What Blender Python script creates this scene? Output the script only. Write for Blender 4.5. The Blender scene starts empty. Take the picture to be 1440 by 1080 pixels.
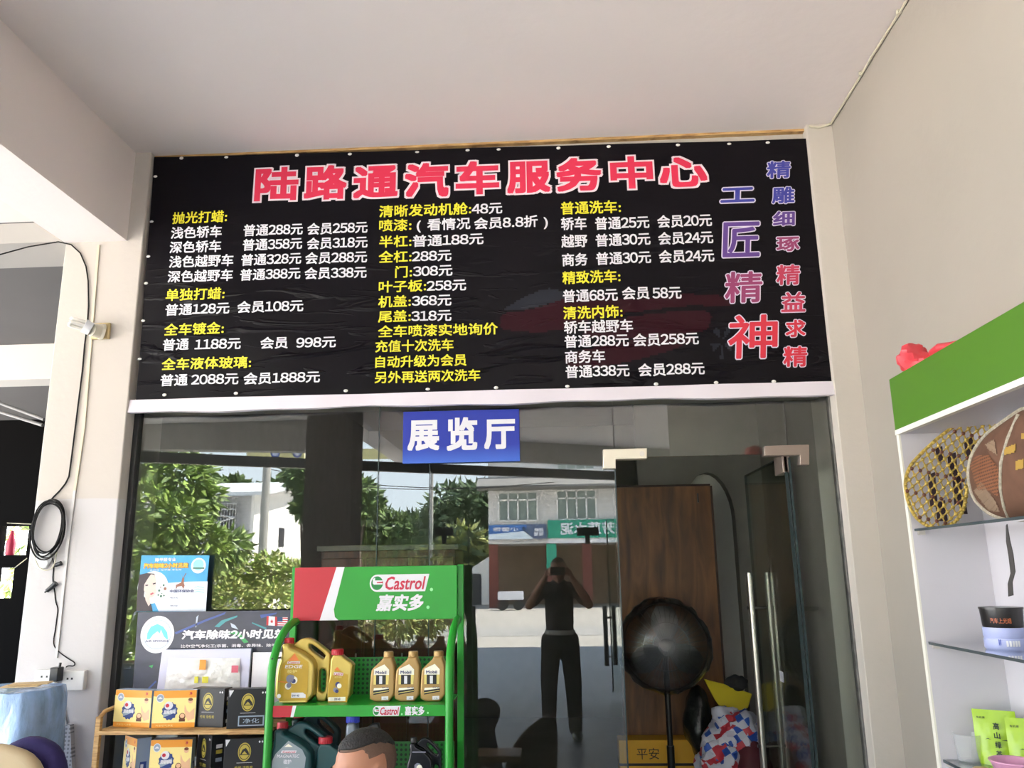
import bpy, bmesh, math, random
import numpy as np
from mathutils import Vector, Matrix, noise
S = bpy.context.scene
COL = S.collection
rnd = random.Random(7)
PI = math.pi

# ---------------------------------------------------------------- camera, sky, sun, exposure
_Y = np.array([65, 263, 1140.]); _Y /= np.linalg.norm(_Y)
_Z = np.array([-75, -4925, 1140.]); _Z -= _Z.dot(_Y) * _Y; _Z /= np.linalg.norm(_Z)
_X = np.cross(_Y, _Z); _X *= 1 if _X[0] > 0 else -1
_M = np.stack([_X, _Y, _Z])
EYE = np.array([0, -3.9, 1.55])
def ray(px, py): return _M @ np.array([px - 720, py - 540, 1140.])
def at(px, py, Y):
    r = ray(px, py); return EYE + r * (Y - EYE[1]) / r[1]
def atz(px, py, Z):
    r = ray(px, py); return EYE + r * (Z - EYE[2]) / r[2]
def mp(px, py, Y):
    p = at(px, py, Y); return np.array([p[0], -p[1], p[2]])
def mz(px, py, Z):
    p = atz(px, py, Z); return np.array([p[0], -p[1], p[2]])
cd = bpy.data.cameras.new('camera'); cam = bpy.data.objects.new('camera', cd); COL.objects.link(cam)
cd.sensor_width = 36; cd.lens = 36 * 1140 / 1440; cd.clip_start = 0.02; cd.clip_end = 500
R = Matrix([[_M[i][0], -_M[i][1], -_M[i][2]] for i in range(3)])
cam.matrix_world = Matrix.Translation(EYE.tolist()) @ R.to_4x4()
S.camera = cam
S.view_settings.view_transform = 'Standard'; S.view_settings.look = 'None'
S.view_settings.gamma = 1; S.view_settings.use_curve_mapping = False
S.view_settings.exposure = 0.26
S.cycles.use_denoising = True; S.cycles.transparent_max_bounces = 24
W = bpy.data.worlds.new('sky'); S.world = W; W.use_nodes = True
nt = W.node_tree; bg = nt.nodes['Background']
tc = nt.nodes.new('ShaderNodeTexCoord'); sx = nt.nodes.new('ShaderNodeSeparateXYZ'); cr = nt.nodes.new('ShaderNodeValToRGB')
nt.links.new(tc.outputs['Generated'], sx.inputs[0]); nt.links.new(sx.outputs['Z'], cr.inputs[0]); nt.links.new(cr.outputs[0], bg.inputs['Color'])
cr.color_ramp.elements[0].position = 0.0; cr.color_ramp.elements[0].color = (0.84, 0.93, 1.0, 1)
cr.color_ramp.elements[1].position = 0.6; cr.color_ramp.elements[1].color = (0.60, 0.74, 0.95, 1)
bg.inputs['Strength'].default_value = 6.4
sl = bpy.data.lights.new('sun', 'SUN'); sl.energy = 54; sl.angle = 0.01; sl.color = (1, 0.94, 0.86)
sun = bpy.data.objects.new('sun', sl); COL.objects.link(sun)
AZ, EL = math.radians(92), math.radians(52)
sd = Vector((math.sin(AZ) * math.cos(EL), math.cos(AZ) * math.cos(EL), math.sin(EL)))
sun.rotation_euler = sd.to_track_quat('Z', 'Y').to_euler(); sun.location = (0, 0, 20)

# ---------------------------------------------------------------- materials
_mc = {}
def mat(name, col, rough=0.6, metal=0.0, var=0.0, vscale=8.0, bump=0.0, bscale=60.0, spec=None, alpha=None, stretch=None, trans=0.0, sss=0):
    if name in _mc: return _mc[name]
    m = bpy.data.materials.new(name); m.use_nodes = True; n = m.node_tree.nodes; L = m.node_tree.links
    b = n['Principled BSDF']; b.inputs['Roughness'].default_value = rough; b.inputs['Metallic'].default_value = metal
    b.inputs['Base Color'].default_value = (*col, 1)
    if spec is not None: b.inputs['Specular IOR Level'].default_value = spec
    if alpha is not None: b.inputs['Alpha'].default_value = alpha
    if trans: b.inputs['Transmission Weight'].default_value = trans
    if var or bump:
        t = n.new('ShaderNodeTexCoord'); src = t.outputs['Object']
        if stretch:
            mm = n.new('ShaderNodeMapping'); mm.inputs['Scale'].default_value = stretch; L.new(src, mm.inputs[0]); src = mm.outputs[0]
    if var:
        z = n.new('ShaderNodeTexNoise'); z.inputs['Scale'].default_value = vscale; z.inputs['Detail'].default_value = 5
        L.new(src, z.inputs['Vector'])
        r = n.new('ShaderNodeValToRGB'); r.color_ramp.elements[0].position = 0.3; r.color_ramp.elements[1].position = 0.7
        r.color_ramp.elements[0].color = (*[max(0, c * (1 - var)) for c in col], 1); r.color_ramp.elements[1].color = (*[min(1, c * (1 + var)) for c in col], 1)
        L.new(z.outputs['Fac'], r.inputs[0]); L.new(r.outputs[0], b.inputs['Base Color'])
    if bump:
        z = n.new('ShaderNodeTexNoise'); z.inputs['Scale'].default_value = bscale; z.inputs['Detail'].default_value = 4
        L.new(src, z.inputs['Vector']); u = n.new('ShaderNodeBump'); u.inputs['Strength'].default_value = bump; u.inputs['Distance'].default_value = 0.01
        L.new(z.outputs['Fac'], u.inputs['Height']); L.new(u.outputs[0], b.inputs['Normal'])
    _mc[name] = m; return m
def rgb(r, g, b):
    f = lambda c: ((c / 255 + 0.055) / 1.055) ** 2.4 if c > 10 else c / 255 / 12.92
    return (f(r), f(g), f(b))
def clear_mat(name, tint, refl, rough=0.0, refl_col=(1, 1, 1)):
    if name in _mc: return _mc[name]
    m = bpy.data.materials.new(name); m.use_nodes = True; n = m.node_tree.nodes; L = m.node_tree.links
    n.remove(n['Principled BSDF']); t = n.new('ShaderNodeBsdfTransparent'); t.inputs[0].default_value = (*tint, 1)
    g = n.new('ShaderNodeBsdfGlossy'); g.inputs['Roughness'].default_value = rough; g.inputs[0].default_value = (*refl_col, 1)
    x = n.new('ShaderNodeMixShader')
    lw = n.new('ShaderNodeFresnel'); lw.inputs[0].default_value = 1.5
    mu = n.new('ShaderNodeMath'); mu.operation = 'MULTIPLY'; mu.inputs[1].default_value = refl / 0.04; mu.use_clamp = True
    L.new(lw.outputs[0], mu.inputs[0]); L.new(mu.outputs[0], x.inputs[0])
    L.new(t.outputs[0], x.inputs[1]); L.new(g.outputs[0], x.inputs[2]); L.new(x.outputs[0], n['Material Output'].inputs[0])
    _mc[name] = m; return m
def pattern_mat(name, cols, kind, scale, rough=0.6, stretch=(1, 1, 1), axes=('X', 'Z')):
    """dots / stripes / bricks / wood, in object space"""
    if name in _mc: return _mc[name]
    m = bpy.data.materials.new(name); m.use_nodes = True; n = m.node_tree.nodes; L = m.node_tree.links; b = n['Principled BSDF']
    b.inputs['Roughness'].default_value = rough
    t = n.new('ShaderNodeTexCoord'); mm = n.new('ShaderNodeMapping'); mm.inputs['Scale'].default_value = stretch; L.new(t.outputs['Object'], mm.inputs[0])
    if kind == 'dots':
        s = n.new('ShaderNodeSeparateXYZ'); L.new(mm.outputs[0], s.inputs[0]); sq = []
        for a in axes:
            p = n.new('ShaderNodeMath'); p.operation = 'MULTIPLY'; p.inputs[1].default_value = scale; L.new(s.outputs[a], p.inputs[0])
            f = n.new('ShaderNodeMath'); f.operation = 'FRACT'; L.new(p.outputs[0], f.inputs[0])
            d = n.new('ShaderNodeMath'); d.operation = 'SUBTRACT'; d.inputs[1].default_value = 0.5; L.new(f.outputs[0], d.inputs[0])
            q = n.new('ShaderNodeMath'); q.operation = 'POWER'; q.inputs[1].default_value = 2; L.new(d.outputs[0], q.inputs[0]); sq.append(q)
        ad = n.new('ShaderNodeMath'); ad.operation = 'ADD'; L.new(sq[0].outputs[0], ad.inputs[0]); L.new(sq[1].outputs[0], ad.inputs[1])
        lt = n.new('ShaderNodeMath'); lt.operation = 'LESS_THAN'; lt.inputs[1].default_value = 0.085; L.new(ad.outputs[0], lt.inputs[0])
        mx = n.new('ShaderNodeMix'); mx.data_type = 'RGBA'; mx.inputs[6].default_value = (*cols[0], 1); mx.inputs[7].default_value = (*cols[1], 1)
        L.new(lt.outputs[0], mx.inputs[0]); L.new(mx.outputs[2], b.inputs['Base Color'])
    elif kind == 'bricks':
        k = n.new('ShaderNodeTexBrick'); k.inputs['Scale'].default_value = scale
        k.inputs['Color1'].default_value = (*cols[0], 1); k.inputs['Color2'].default_value = (*cols[0], 1); k.inputs['Mortar'].default_value = (*cols[1], 1)
        k.inputs['Mortar Size'].default_value = 0.02
        mm.inputs['Rotation'].default_value = (PI / 2, 0, 0); L.new(mm.outputs[0], k.inputs['Vector']); L.new(k.outputs[0], b.inputs['Base Color'])
    else:
        if kind == 'wood':
            k = n.new('ShaderNodeTexNoise'); k.inputs['Scale'].default_value = scale; k.inputs['Detail'].default_value = 6
            k.inputs['Distortion'].default_value = 0.6
        elif kind == 'stripes':
            k = n.new('ShaderNodeTexWave'); k.inputs['Scale'].default_value = scale; k.bands_direction = axes[0]
        elif kind == 'checker':
            k = n.new('ShaderNodeTexVoronoi'); k.inputs['Scale'].default_value = scale; k.distance = 'CHEBYCHEV'; k.inputs['Randomness'].default_value = 0.35
        L.new(mm.outputs[0], k.inputs['Vector']); r = n.new('ShaderNodeValToRGB'); el = r.color_ramp.elements
        if kind == 'checker':
            sp = n.new('ShaderNodeSeparateColor'); L.new(k.outputs['Color'], sp.inputs[0]); L.new(sp.outputs[0], r.inputs[0]); r.color_ramp.interpolation = 'CONSTANT'
        else: L.new(k.outputs['Fac'] if 'Fac' in k.outputs else k.outputs[0], r.inputs[0])
        ps = [0.35, 0.65] if kind == 'wood' else [i / max(1, len(cols)) for i in range(len(cols))]
        if kind == 'wood' and len(cols) == 3: ps = [0.32, 0.5, 0.68]
        while len(el) < len(cols): el.new(0.5)
        for e, c, p in zip(el, cols, ps): e.color = (*c, 1); e.position = p
        L.new(r.outputs[0], b.inputs['Base Color'])
    _mc[name] = m; return m

plaster = mat('cream_plaster', (0.58, 0.53, 0.47), 0.85, var=0.035, vscale=1.3, bump=0.15, bscale=25)
def two_tone():
    m = mat('pillar_plaster', (0.58, 0.53, 0.475), 0.85, bump=0.15, bscale=25); n = m.node_tree.nodes; L = m.node_tree.links
    t = n.new('ShaderNodeTexCoord'); sp_ = n.new('ShaderNodeSeparateXYZ'); L.new(t.outputs['Object'], sp_.inputs[0])
    z = n.new('ShaderNodeTexNoise'); z.inputs['Scale'].default_value = 3; L.new(t.outputs['Object'], z.inputs['Vector'])
    a = n.new('ShaderNodeMath'); a.operation = 'MULTIPLY_ADD'; a.inputs[1].default_value = .03; L.new(z.outputs['Fac'], a.inputs[0]); L.new(sp_.outputs['Z'], a.inputs[2])
    c = n.new('ShaderNodeMath'); c.operation = 'GREATER_THAN'; c.inputs[1].default_value = 1.935; L.new(a.outputs[0], c.inputs[0])
    x = n.new('ShaderNodeMix'); x.data_type = 'RGBA'; x.inputs[6].default_value = (.565, .54, .535, 1); x.inputs[7].default_value = (.54, .49, .44, 1); L.new(c.outputs[0], x.inputs[0]); L.new(x.outputs[2], n['Principled BSDF'].inputs['Base Color']); return m
plaster_c = mat('ceiling_plaster', (0.88, 0.80, 0.77), 0.9, var=0.03, vscale=0.9, bump=0.15, bscale=20)
plaster_w = mat('white_plaster', (0.84, 0.80, 0.755), 0.85, var=0.03, vscale=1.6, bump=0.12, bscale=25)
grey_pl = mat('dim_plaster', (0.40, 0.38, 0.35), 0.9, var=0.06, vscale=1.0)
dark_pl = mat('unlit_bay_black', (0.004, 0.0037, 0.0037), 0.95, spec=0.05)  # darkness of the unlit left bay is put into this near-black colour
white_pl = mat('white_plastic', (0.82, 0.82, 0.84), 0.4)
black_pl = mat('black_plastic', (0.012, 0.012, 0.013), 0.35)
chrome = mat('brushed_steel', (0.68, 0.64, 0.58), 0.28, 0.9)
glass = clear_mat('tinted_glass', (0.88, 0.91, 0.89), 0.066)
clearp = clear_mat('clear_plastic', (0.93, 0.94, 0.95), 0.08, 0.12)
greenglass = clear_mat('shelf_glass', (0.72, 0.80, 0.80), 0.06, 0.02)
glass_edge = mat('glass_edge', (0.03, 0.045, 0.045), 0.2)
green = mat('rack_green', rgb(34, 152, 44), 0.35, var=0.05, vscale=5)
red = mat('sign_red', rgb(186, 32, 48), 0.45)
white = mat('print_white', (0.76, 0.75, 0.79), 0.5)
bamboo = pattern_mat('bamboo_wood', [rgb(150, 110, 62), rgb(196, 156, 100), rgb(212, 176, 120)], 'wood', 12, 0.5, (1, 1, 12))

# ---------------------------------------------------------------- mesh helpers
class MB:
    def __init__(s): s.v = []; s.f = []; s.m = []
    def add(s, vs, fs, m=0):
        o = len(s.v); s.v += [tuple(map(float, p)) for p in vs]; s.f += [[i + o for i in f] for f in fs]
        s.m += [m] * len(fs) if not isinstance(m, list) else m
        return s
    def box(s, x0, x1, y0, y1, z0, z1, m=0):
        v = [(x, y, z) for x in (x0, x1) for y in (y0, y1) for z in (z0, z1)]
        return s.add(v, [(0, 1, 3, 2), (4, 6, 7, 5), (0, 4, 5, 1), (2, 3, 7, 6), (0, 2, 6, 4), (1, 5, 7, 3)], m)
    def hexa(s, pts, m=0):   # 4 bottom ring, 4 top ring
        return s.add(pts, [(3, 2, 1, 0), (4, 5, 6, 7), (0, 1, 5, 4), (1, 2, 6, 5), (2, 3, 7, 6), (3, 0, 4, 7)], m)
    def cone(s, p0, p1, r0, r1=None, n=16, m=0, caps=True):
        r1 = r0 if r1 is None else r1; p0 = Vector(p0); p1 = Vector(p1); d = (p1 - p0).normalized()
        a = d.orthogonal().normalized(); b = d.cross(a); vs = []
        for p, r in ((p0, r0), (p1, r1)):
            for i in range(n): t = 2 * PI * i / n; vs.append(p + a * (r * math.cos(t)) + b * (r * math.sin(t)))
        fs = [(i, (i + 1) % n, n + (i + 1) % n, n + i) for i in range(n)]
        if caps: fs += [tuple(range(n))[::-1], tuple(range(n, 2 * n))]
        return s.add(vs, fs, m)
    def tube(s, pts, r, n=8, m=0, closed=False):
        P = [Vector(p) for p in pts]; k = len(P); vs = []; a = None
        for i, p in enumerate(P):
            if closed: d = P[(i + 1) % k] - P[i - 1]
            else: d = P[min(i + 1, k - 1)] - P[max(i - 1, 0)]
            d.normalize()
            if a is None: a = d.orthogonal().normalized()
            a = (a - d * a.dot(d)); a = a.normalized() if a.length > 1e-6 else d.orthogonal().normalized()
            b = d.cross(a); rr = r[i] if isinstance(r, (list, tuple)) else r
            for j in range(n): t = 2 * PI * j / n; vs.append(p + a * (rr * math.cos(t)) + b * (rr * math.sin(t)))
        fs = []
        for i in range(k if closed else k - 1):
            q = (i + 1) % k
            for j in range(n): fs.append((i * n + j, i * n + (j + 1) % n, q * n + (j + 1) % n, q * n + j))
        if not closed: fs += [tuple(range(n))[::-1], tuple(range((k - 1) * n, k * n))]
        return s.add(vs, fs, m)
    def lathe(s, prof, c=(0, 0, 0), n=24, m=0, sx=1, sy=1):
        vs = []; fs = []; k = len(prof)
        for r, z in prof:
            for j in range(n): t = 2 * PI * j / n; vs.append((c[0] + sx * r * math.cos(t), c[1] + sy * r * math.sin(t), c[2] + z))
        for i in range(k - 1):
            for j in range(n): fs.append((i * n + j, i * n + (j + 1) % n, (i + 1) * n + (j + 1) % n, (i + 1) * n + j))
        if prof[0][0] > 1e-4: fs.append(tuple(range(n))[::-1])
        if prof[-1][0] > 1e-4: fs.append(tuple(range((k - 1) * n, k * n)))
        return s.add(vs, fs, m)
    def ell(s, c, r, n=20, m=0, M=None, k=12, fn=None):
        vs = []; fs = []
        for i in range(k + 1):
            ph = PI * i / k
            for j in range(n):
                t = 2 * PI * j / n; q = Vector((r[0] * math.sin(ph) * math.cos(t), r[1] * math.sin(ph) * math.sin(t), r[2] * math.cos(ph)))
                if fn: q = fn(q)
                if M is not None: q = M @ q
                vs.append(q + Vector(c))
        for i in range(k):
            for j in range(n): fs.append((i * n + j, (i + 1) * n + j, (i + 1) * n + (j + 1) % n, i * n + (j + 1) % n))
        return s.add(vs, fs, m)
    def prism(s, pts, axis, a, b, m=0):   # polygon pts in the other two axes, extruded a..b along axis
        k = len(pts)
        def P(p, h): return {'x': (h, p[0], p[1]), 'y': (p[0], h, p[1]), 'z': (p[0], p[1], h)}[axis]
        vs = [P(p, a) for p in pts] + [P(p, b) for p in pts]
        fs = [tuple(range(k)), tuple(range(k, 2 * k))[::-1]] + [(i, i + k, (i + 1) % k + k, (i + 1) % k) for i in range(k)]
        return s.add(vs, fs, m)
    def build(s, name, mats, parent=None, bevel=0, smooth=True, fix=True):
        me = bpy.data.meshes.new(name); me.from_pydata(s.v, [], s.f)
        mats = mats if isinstance(mats, (list, tuple)) else [mats]
        for q in mats: me.materials.append(q)
        me.polygons.foreach_set('material_index', s.m)
        if fix and len(s.v) < 60000:
            bm = bmesh.new(); bm.from_mesh(me)
            if not bevel is None: bmesh.ops.remove_doubles(bm, verts=bm.verts, dist=1e-6) if fix == 'weld' else None
            bmesh.ops.recalc_face_normals(bm, faces=bm.faces); bm.to_mesh(me); bm.free()
        if smooth:
            me.polygons.foreach_set('use_smooth', [True] * len(me.polygons)); me.set_sharp_from_angle(angle=math.radians(38))
        o = bpy.data.objects.new(name, me); COL.objects.link(o)
        if parent is not None: o.parent = parent
        if bevel:
            md = o.modifiers.new('bevel', 'BEVEL'); md.width = bevel; md.segments = 2; md.limit_method = 'ANGLE'; md.angle_limit = math.radians(40)
        return o
def tag(o, label=None, cat=None, group=None, kind=None):
    if label: o['label'] = label
    if cat: o['category'] = cat
    if group: o['group'] = group
    if kind: o['kind'] = kind
    return o
def thing(name, label, cat, loc=(0, 0, 0), rz=0, group=None):
    o = bpy.data.objects.new(name, None); COL.objects.link(o); o.empty_display_size = 0.05
    o.location = loc; o.rotation_euler = (0, 0, rz); return tag(o, label, cat, group)
def struct(name, mb, mats, label, cat, bevel=0):
    o = mb.build(name, mats, None, bevel); o['kind'] = 'structure'; return tag(o, label, cat)

# lettering -------------------------------------------------------
_gc = {}
def glyphs(s, off=0.0):
    if (s, off) in _gc: return _gc[(s, off)]
    cu = bpy.data.curves.new('lettering_source', 'FONT'); cu.body = s; cu.size = 1; cu.offset = off; cu.resolution_u = 2 if len(s) > 1 else 3
    o = bpy.data.objects.new('lettering_source', cu); COL.objects.link(o)
    dg = bpy.context.evaluated_depsgraph_get(); me = bpy.data.meshes.new_from_object(o.evaluated_get(dg))
    v = np.array([p.co[:2] for p in me.vertices]) if len(me.vertices) else np.zeros((0, 2)); f = [list(p.vertices) for p in me.polygons]
    bpy.data.objects.remove(o); bpy.data.curves.remove(cu); bpy.data.meshes.remove(me)
    _gc[(s, off)] = (v, f); return v, f
FULL = {c: chr(0xFF10 + i) for i, c in enumerate('0123456789')}
def compose(s):
    """a line set character by character, its digits in the same typeface as the Chinese characters"""
    if ('line', s) in _gc: return _gc[('line', s)]
    V = []; Fs = []; x = 0.0
    for ch in s:
        v, f = glyphs(FULL.get(ch, ch)); adv = .57 if ch in FULL else 1.0 if ord(ch) > 0x2000 else .30
        if len(v):
            mid = (v[:, 0].min() + v[:, 0].max()) / 2; o = sum(len(q) for q in V)
            dx = x if adv == 1.0 else x + adv / 2 - mid
            V.append(v + np.array([dx, 0])); Fs += [[i + o for i in q] for q in f]
        x += adv
    r = (np.concatenate(V), Fs); _gc[('line', s)] = r; return r
class Face:
    """a flat printed face: origin o, unit axes u (right), v (up), normal n (towards the viewer)"""
    def __init__(s, o, u, v, n, fn=None): s.o, s.u, s.v, s.n = [Vector(map(float, q)) for q in (o, u, v, n)]; s.fn = fn
    def P(s, a, b, h): 
        p = s.o + s.u * float(a) + s.v * float(b) + s.n * float(h)
        if s.fn: p = p + s.n * s.fn(p)
        return p
    def poly(s, mb, pts, m=0, h=0.001): mb.add([s.P(a, b, h) for a, b in pts], [tuple(range(len(pts)))], m)
    def rect(s, mb, a0, a1, b0, b1, m=0, h=0.001): s.poly(mb, [(a0, b0), (a1, b0), (a1, b1), (a0, b1)], m, h)
    def disc(s, mb, a, b, r, m=0, h=0.001, n=24, ry=None): s.poly(mb, [(a + r * math.cos(2 * PI * i / n), b + (ry or r) * math.sin(2 * PI * i / n)) for i in range(n)], m, h)
    def text(s, mb, txt, a0, a1, b0, b1, m=0, h=0.002, off=0.02, shear=0.0, bold=0.0, latin=False, nb=8):
        """txt between a0..a1, its em box between b0..b1"""
        v, f = glyphs(txt) if latin or not any(ord(c) > 0x2000 for c in txt + ('元' if txt[0] in FULL and '-' not in txt and 'L' not in txt else '')) else compose(txt)
        if not len(v): return
        x0, x1 = v[:, 0].min(), v[:, 0].max(); lo, hi = (0.0, 0.69) if latin else (-0.08, 0.85)
        r = bold or off * (b1 - b0)
        if not r: sh = [(0, 0)]
        elif nb == 4 or not bold: sh = [(r * p, r * q) for p in (-1, 1) for q in (-1, 1)]
        elif nb == 9: sh = [(r * p, r * q) for p in (-1, 0, 1) for q in (-1, 0, 1)]
        elif nb == 16: sh = [(r * p / 2, r * q / 2) for p in range(-2, 3) for q in range(-2, 3) if max(abs(p), abs(q)) == 2]
        else: sh = [(r * math.cos(2 * PI * i / nb), r * math.sin(2 * PI * i / nb)) for i in range(nb)]
        if s.u.length != 1: sh = [(p * (s.v.length / s.u.length), q) for p, q in sh]
        for i, (dx, dy) in enumerate(sh):
            bb = (v[:, 1] - lo) / (hi - lo) * (b1 - b0) + b0 + dy
            aa = (v[:, 0] - x0) / (x1 - x0) * (a1 - a0) + a0 + dx + shear * (bb - b0)
            mb.add([s.P(p, q, h + i * 2e-5) for p, q in zip(aa, bb)], f, m)

# ================================================================ SETTING
# ground and porch floor
tile = pattern_mat('porch_floor_tile', [(0.30, 0.31, 0.34), (0.20, 0.21, 0.23)], 'bricks', 1.2, 0.4)
mb = MB(); mb.box(-7.6, 6, -6.5, 8.2, -0.12, 0); struct('floor', mb, mat('floor_concrete', (0.66, 0.63, 0.60), 0.45, var=0.08, vscale=2), 'grey concrete floor running from the porch into the showroom', 'floor')
mb = MB(); mb.box(-90, 90, -130, 30, -0.4, -0.125); struct('ground', mb, mat('forecourt_concrete', (0.68, 0.63, 0.57), 0.9, var=0.08, vscale=0.35), 'pale sunlit concrete forecourt reflected in the glass', 'ground')
mb = MB(); mb.box(-6, 40, -120, -15.25, -0.124, -0.118); struct('ground', mb, mat('worn_concrete', (0.27, 0.25, 0.225), 0.9, var=0.14, vscale=0.25, stretch=(.4, 1.5, 1)), 'sunlit worn concrete yard mirrored behind the standing man', 'ground')
mb = MB(); mb.box(-90, 90, -22, -18.5, -0.117, -0.11); struct('road', mb, mat('road_asphalt', (0.235, 0.225, 0.215), 0.9, var=0.1, vscale=1), 'worn grey road crossing the mirrored yard', 'road')
shaded_paving = mat('shade_toned_paving', (0.17, 0.18, 0.20), 0.5, var=0.1, vscale=2)  # bluish dark colour carries the ground's shade, laid over the pale concrete
mb = MB(); mb.box(-2.2, 1.45, -6.5, -0.1, 0, 0.004); struct('floor', mb, shaded_paving, 'bay floor in front of the glass, shade put into its dark colour', 'floor')
mb = MB(); mb.box(-3.2, 2.7, -15.25, -6.5, -0.124, -0.11); struct('floor', mb, shaded_paving, 'ground beyond the porch, shade put into its dark colour', 'floor')
# ceiling slab, skewed at the porch edge
e1 = mz(240, 624, 3.45); e2 = mz(850, 650, 3.45); sl_ = (e2[1] - e1[1]) / (e2[0] - e1[0])
ye = lambda x: e1[1] + sl_ * (x - e1[0])
mb = MB(); mb.prism([(-2.3, 0.3), (14, 0.3), (14, ye(14)), (-2.3, ye(-2.3))], 'z', 3.75, 3.95)
struct('ceiling', mb, plaster_c, 'off-white painted porch ceiling above the price banner', 'ceiling')
mb = MB(); mb.prism([(-7.5, -0.09), (-2.52, -0.09), (-2.52, -5.6), (-7.5, -5.6)], 'z', 3.378, 3.95)
struct('ceiling', mb, plaster_w, 'bright white ceiling of the open bay left of the pillar', 'ceiling')
zl = lambda px, py: float(mp(px, py, 5.6)[2])
mb = MB(); mb.hexa([(-7.5, -5.6, zl(200, 622)), (-2.5, -5.6, zl(430, 636)), (-2.5, -5.8, zl(430, 636)), (-7.5, -5.8, zl(200, 622)), (-7.5, -5.6, 3.95), (-2.5, -5.6, 3.95), (-2.5, -5.8, 3.95), (-7.5, -5.8, 3.95)])
mb.hexa([(-2.3, ye(-2.3), 3.40), (14, ye(14), 3.40), (14, ye(14) - 0.2, 3.40), (-2.3, ye(-2.3) - 0.2, 3.40), (-2.3, ye(-2.3), 3.95), (14, ye(14), 3.95), (14, ye(14) - 0.2, 3.95), (-2.3, ye(-2.3) - 0.2, 3.95)])
struct('beam_front', mb, grey_pl, 'edge beam along the outer porch ceiling, reflected in the glass', 'beam')
mb = MB(); mb.box(2.7, 14, -15.4, -7.5, -0.1, 7.6); struct('wall_shade_caster', mb, plaster_w, 'unseen block added right of the forecourt to cast its shade', 'wall')  # unseen block added so that the forecourt lies in shade
# left beam, pillar
bz = [(-2.185, 3.244), (-2.513, 3.285)]
mb = MB(); mb.box(-2.513, -2.185, -9, -0.06, 3.25, 3.76); struct('beam_left', mb, plaster_c, 'deep cream ceiling beam running from the left pillar towards the front', 'beam')
mb = MB(); mb.box(-2.513, -2.10, -0.09, 0.28, 0, 3.76); struct('pillar_left', mb, two_tone(), 'cream pillar left of the banner carrying the lamp and the coiled cable', 'pillar', 0.006)
mb = MB(); mb.box(-2.58, -2.09, -4.75, -4.3, 0, 3.3); struct('pillar_front', mb, mat('shade_dark_render', (0.20, 0.18, 0.16), 0.9, var=0.08), 'porch pillar under the left beam, reflected as a dark upright', 'pillar')  # the pillar's shaded side is put into this dark base colour
# right pier and wall
mb = MB(); mb.box(1.325, 1.62, -0.09, 0.28, 0, 3.76); struct('pillar_right', mb, plaster, 'narrow cream pier between the banner and the right wall', 'pillar', 0.004)
mb = MB(); mb.box(1.452, 1.62, -6.4, -0.05, 0, 3.76); struct('wall_right', mb, mat('shaded_cream_plaster', (0.385, 0.35, 0.30), 0.85, var=0.035, vscale=1.3, bump=0.15, bscale=25), 'cream wall on the right behind the shelf unit', 'wall')  # weaker light on this side wall is put into the darker plaster colour
# lintel behind the banner
mb = MB(); mb.box(-2.10, 1.335, -0.02, 0.2, 2.375, 3.76); struct('wall_front', mb, plaster, 'wall above the glass front, covered by the banner', 'wall')
mb = MB(); mb.box(-2.13, 1.40, -0.05, -0.02, 3.737, 3.75)
struct('trim_1', mb, bamboo, 'thin wooden batten above the banner', 'trim')
# left bay
mb = MB(); mb.box(-11, -2.513, -0.085, 0.25, 3.262, 3.374); struct('lintel_left', mb, grey_pl, 'grey lintel over the open bay left of the pillar', 'lintel')
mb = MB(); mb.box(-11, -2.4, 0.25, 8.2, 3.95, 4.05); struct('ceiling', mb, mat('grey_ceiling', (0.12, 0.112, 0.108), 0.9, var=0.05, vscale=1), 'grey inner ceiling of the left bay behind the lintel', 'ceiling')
mb = MB(); mb.box(-11, -2.52, 4.0, 4.3, 3.57, 3.95); struct('beam_inner', mb, mat('pale_beam_paint', (0.62, 0.58, 0.53), 0.9), 'pale cross beam deep inside the left bay', 'beam')
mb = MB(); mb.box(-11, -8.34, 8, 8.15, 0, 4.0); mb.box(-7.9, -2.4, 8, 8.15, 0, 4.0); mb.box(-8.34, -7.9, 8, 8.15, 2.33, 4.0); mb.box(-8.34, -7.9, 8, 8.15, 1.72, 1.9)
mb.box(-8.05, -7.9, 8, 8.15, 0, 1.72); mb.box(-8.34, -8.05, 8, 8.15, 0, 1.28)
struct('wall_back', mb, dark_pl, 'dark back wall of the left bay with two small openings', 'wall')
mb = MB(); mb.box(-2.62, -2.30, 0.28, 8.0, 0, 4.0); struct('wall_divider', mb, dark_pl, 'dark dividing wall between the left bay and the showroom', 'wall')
# showroom shell
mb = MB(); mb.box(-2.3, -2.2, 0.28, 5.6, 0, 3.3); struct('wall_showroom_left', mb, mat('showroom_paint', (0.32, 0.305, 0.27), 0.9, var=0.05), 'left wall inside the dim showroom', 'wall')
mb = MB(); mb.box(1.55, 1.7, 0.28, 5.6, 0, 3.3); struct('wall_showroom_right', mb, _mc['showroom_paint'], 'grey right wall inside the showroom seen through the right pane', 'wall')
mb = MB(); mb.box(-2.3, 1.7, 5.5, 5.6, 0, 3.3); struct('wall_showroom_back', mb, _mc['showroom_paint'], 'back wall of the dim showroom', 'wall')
mb = MB(); mb.box(-2.3, 1.7, 0.2, 5.6, 3.2, 3.3); struct('ceiling', mb, _mc['showroom_paint'], 'dim ceiling inside the showroom', 'ceiling')
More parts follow.
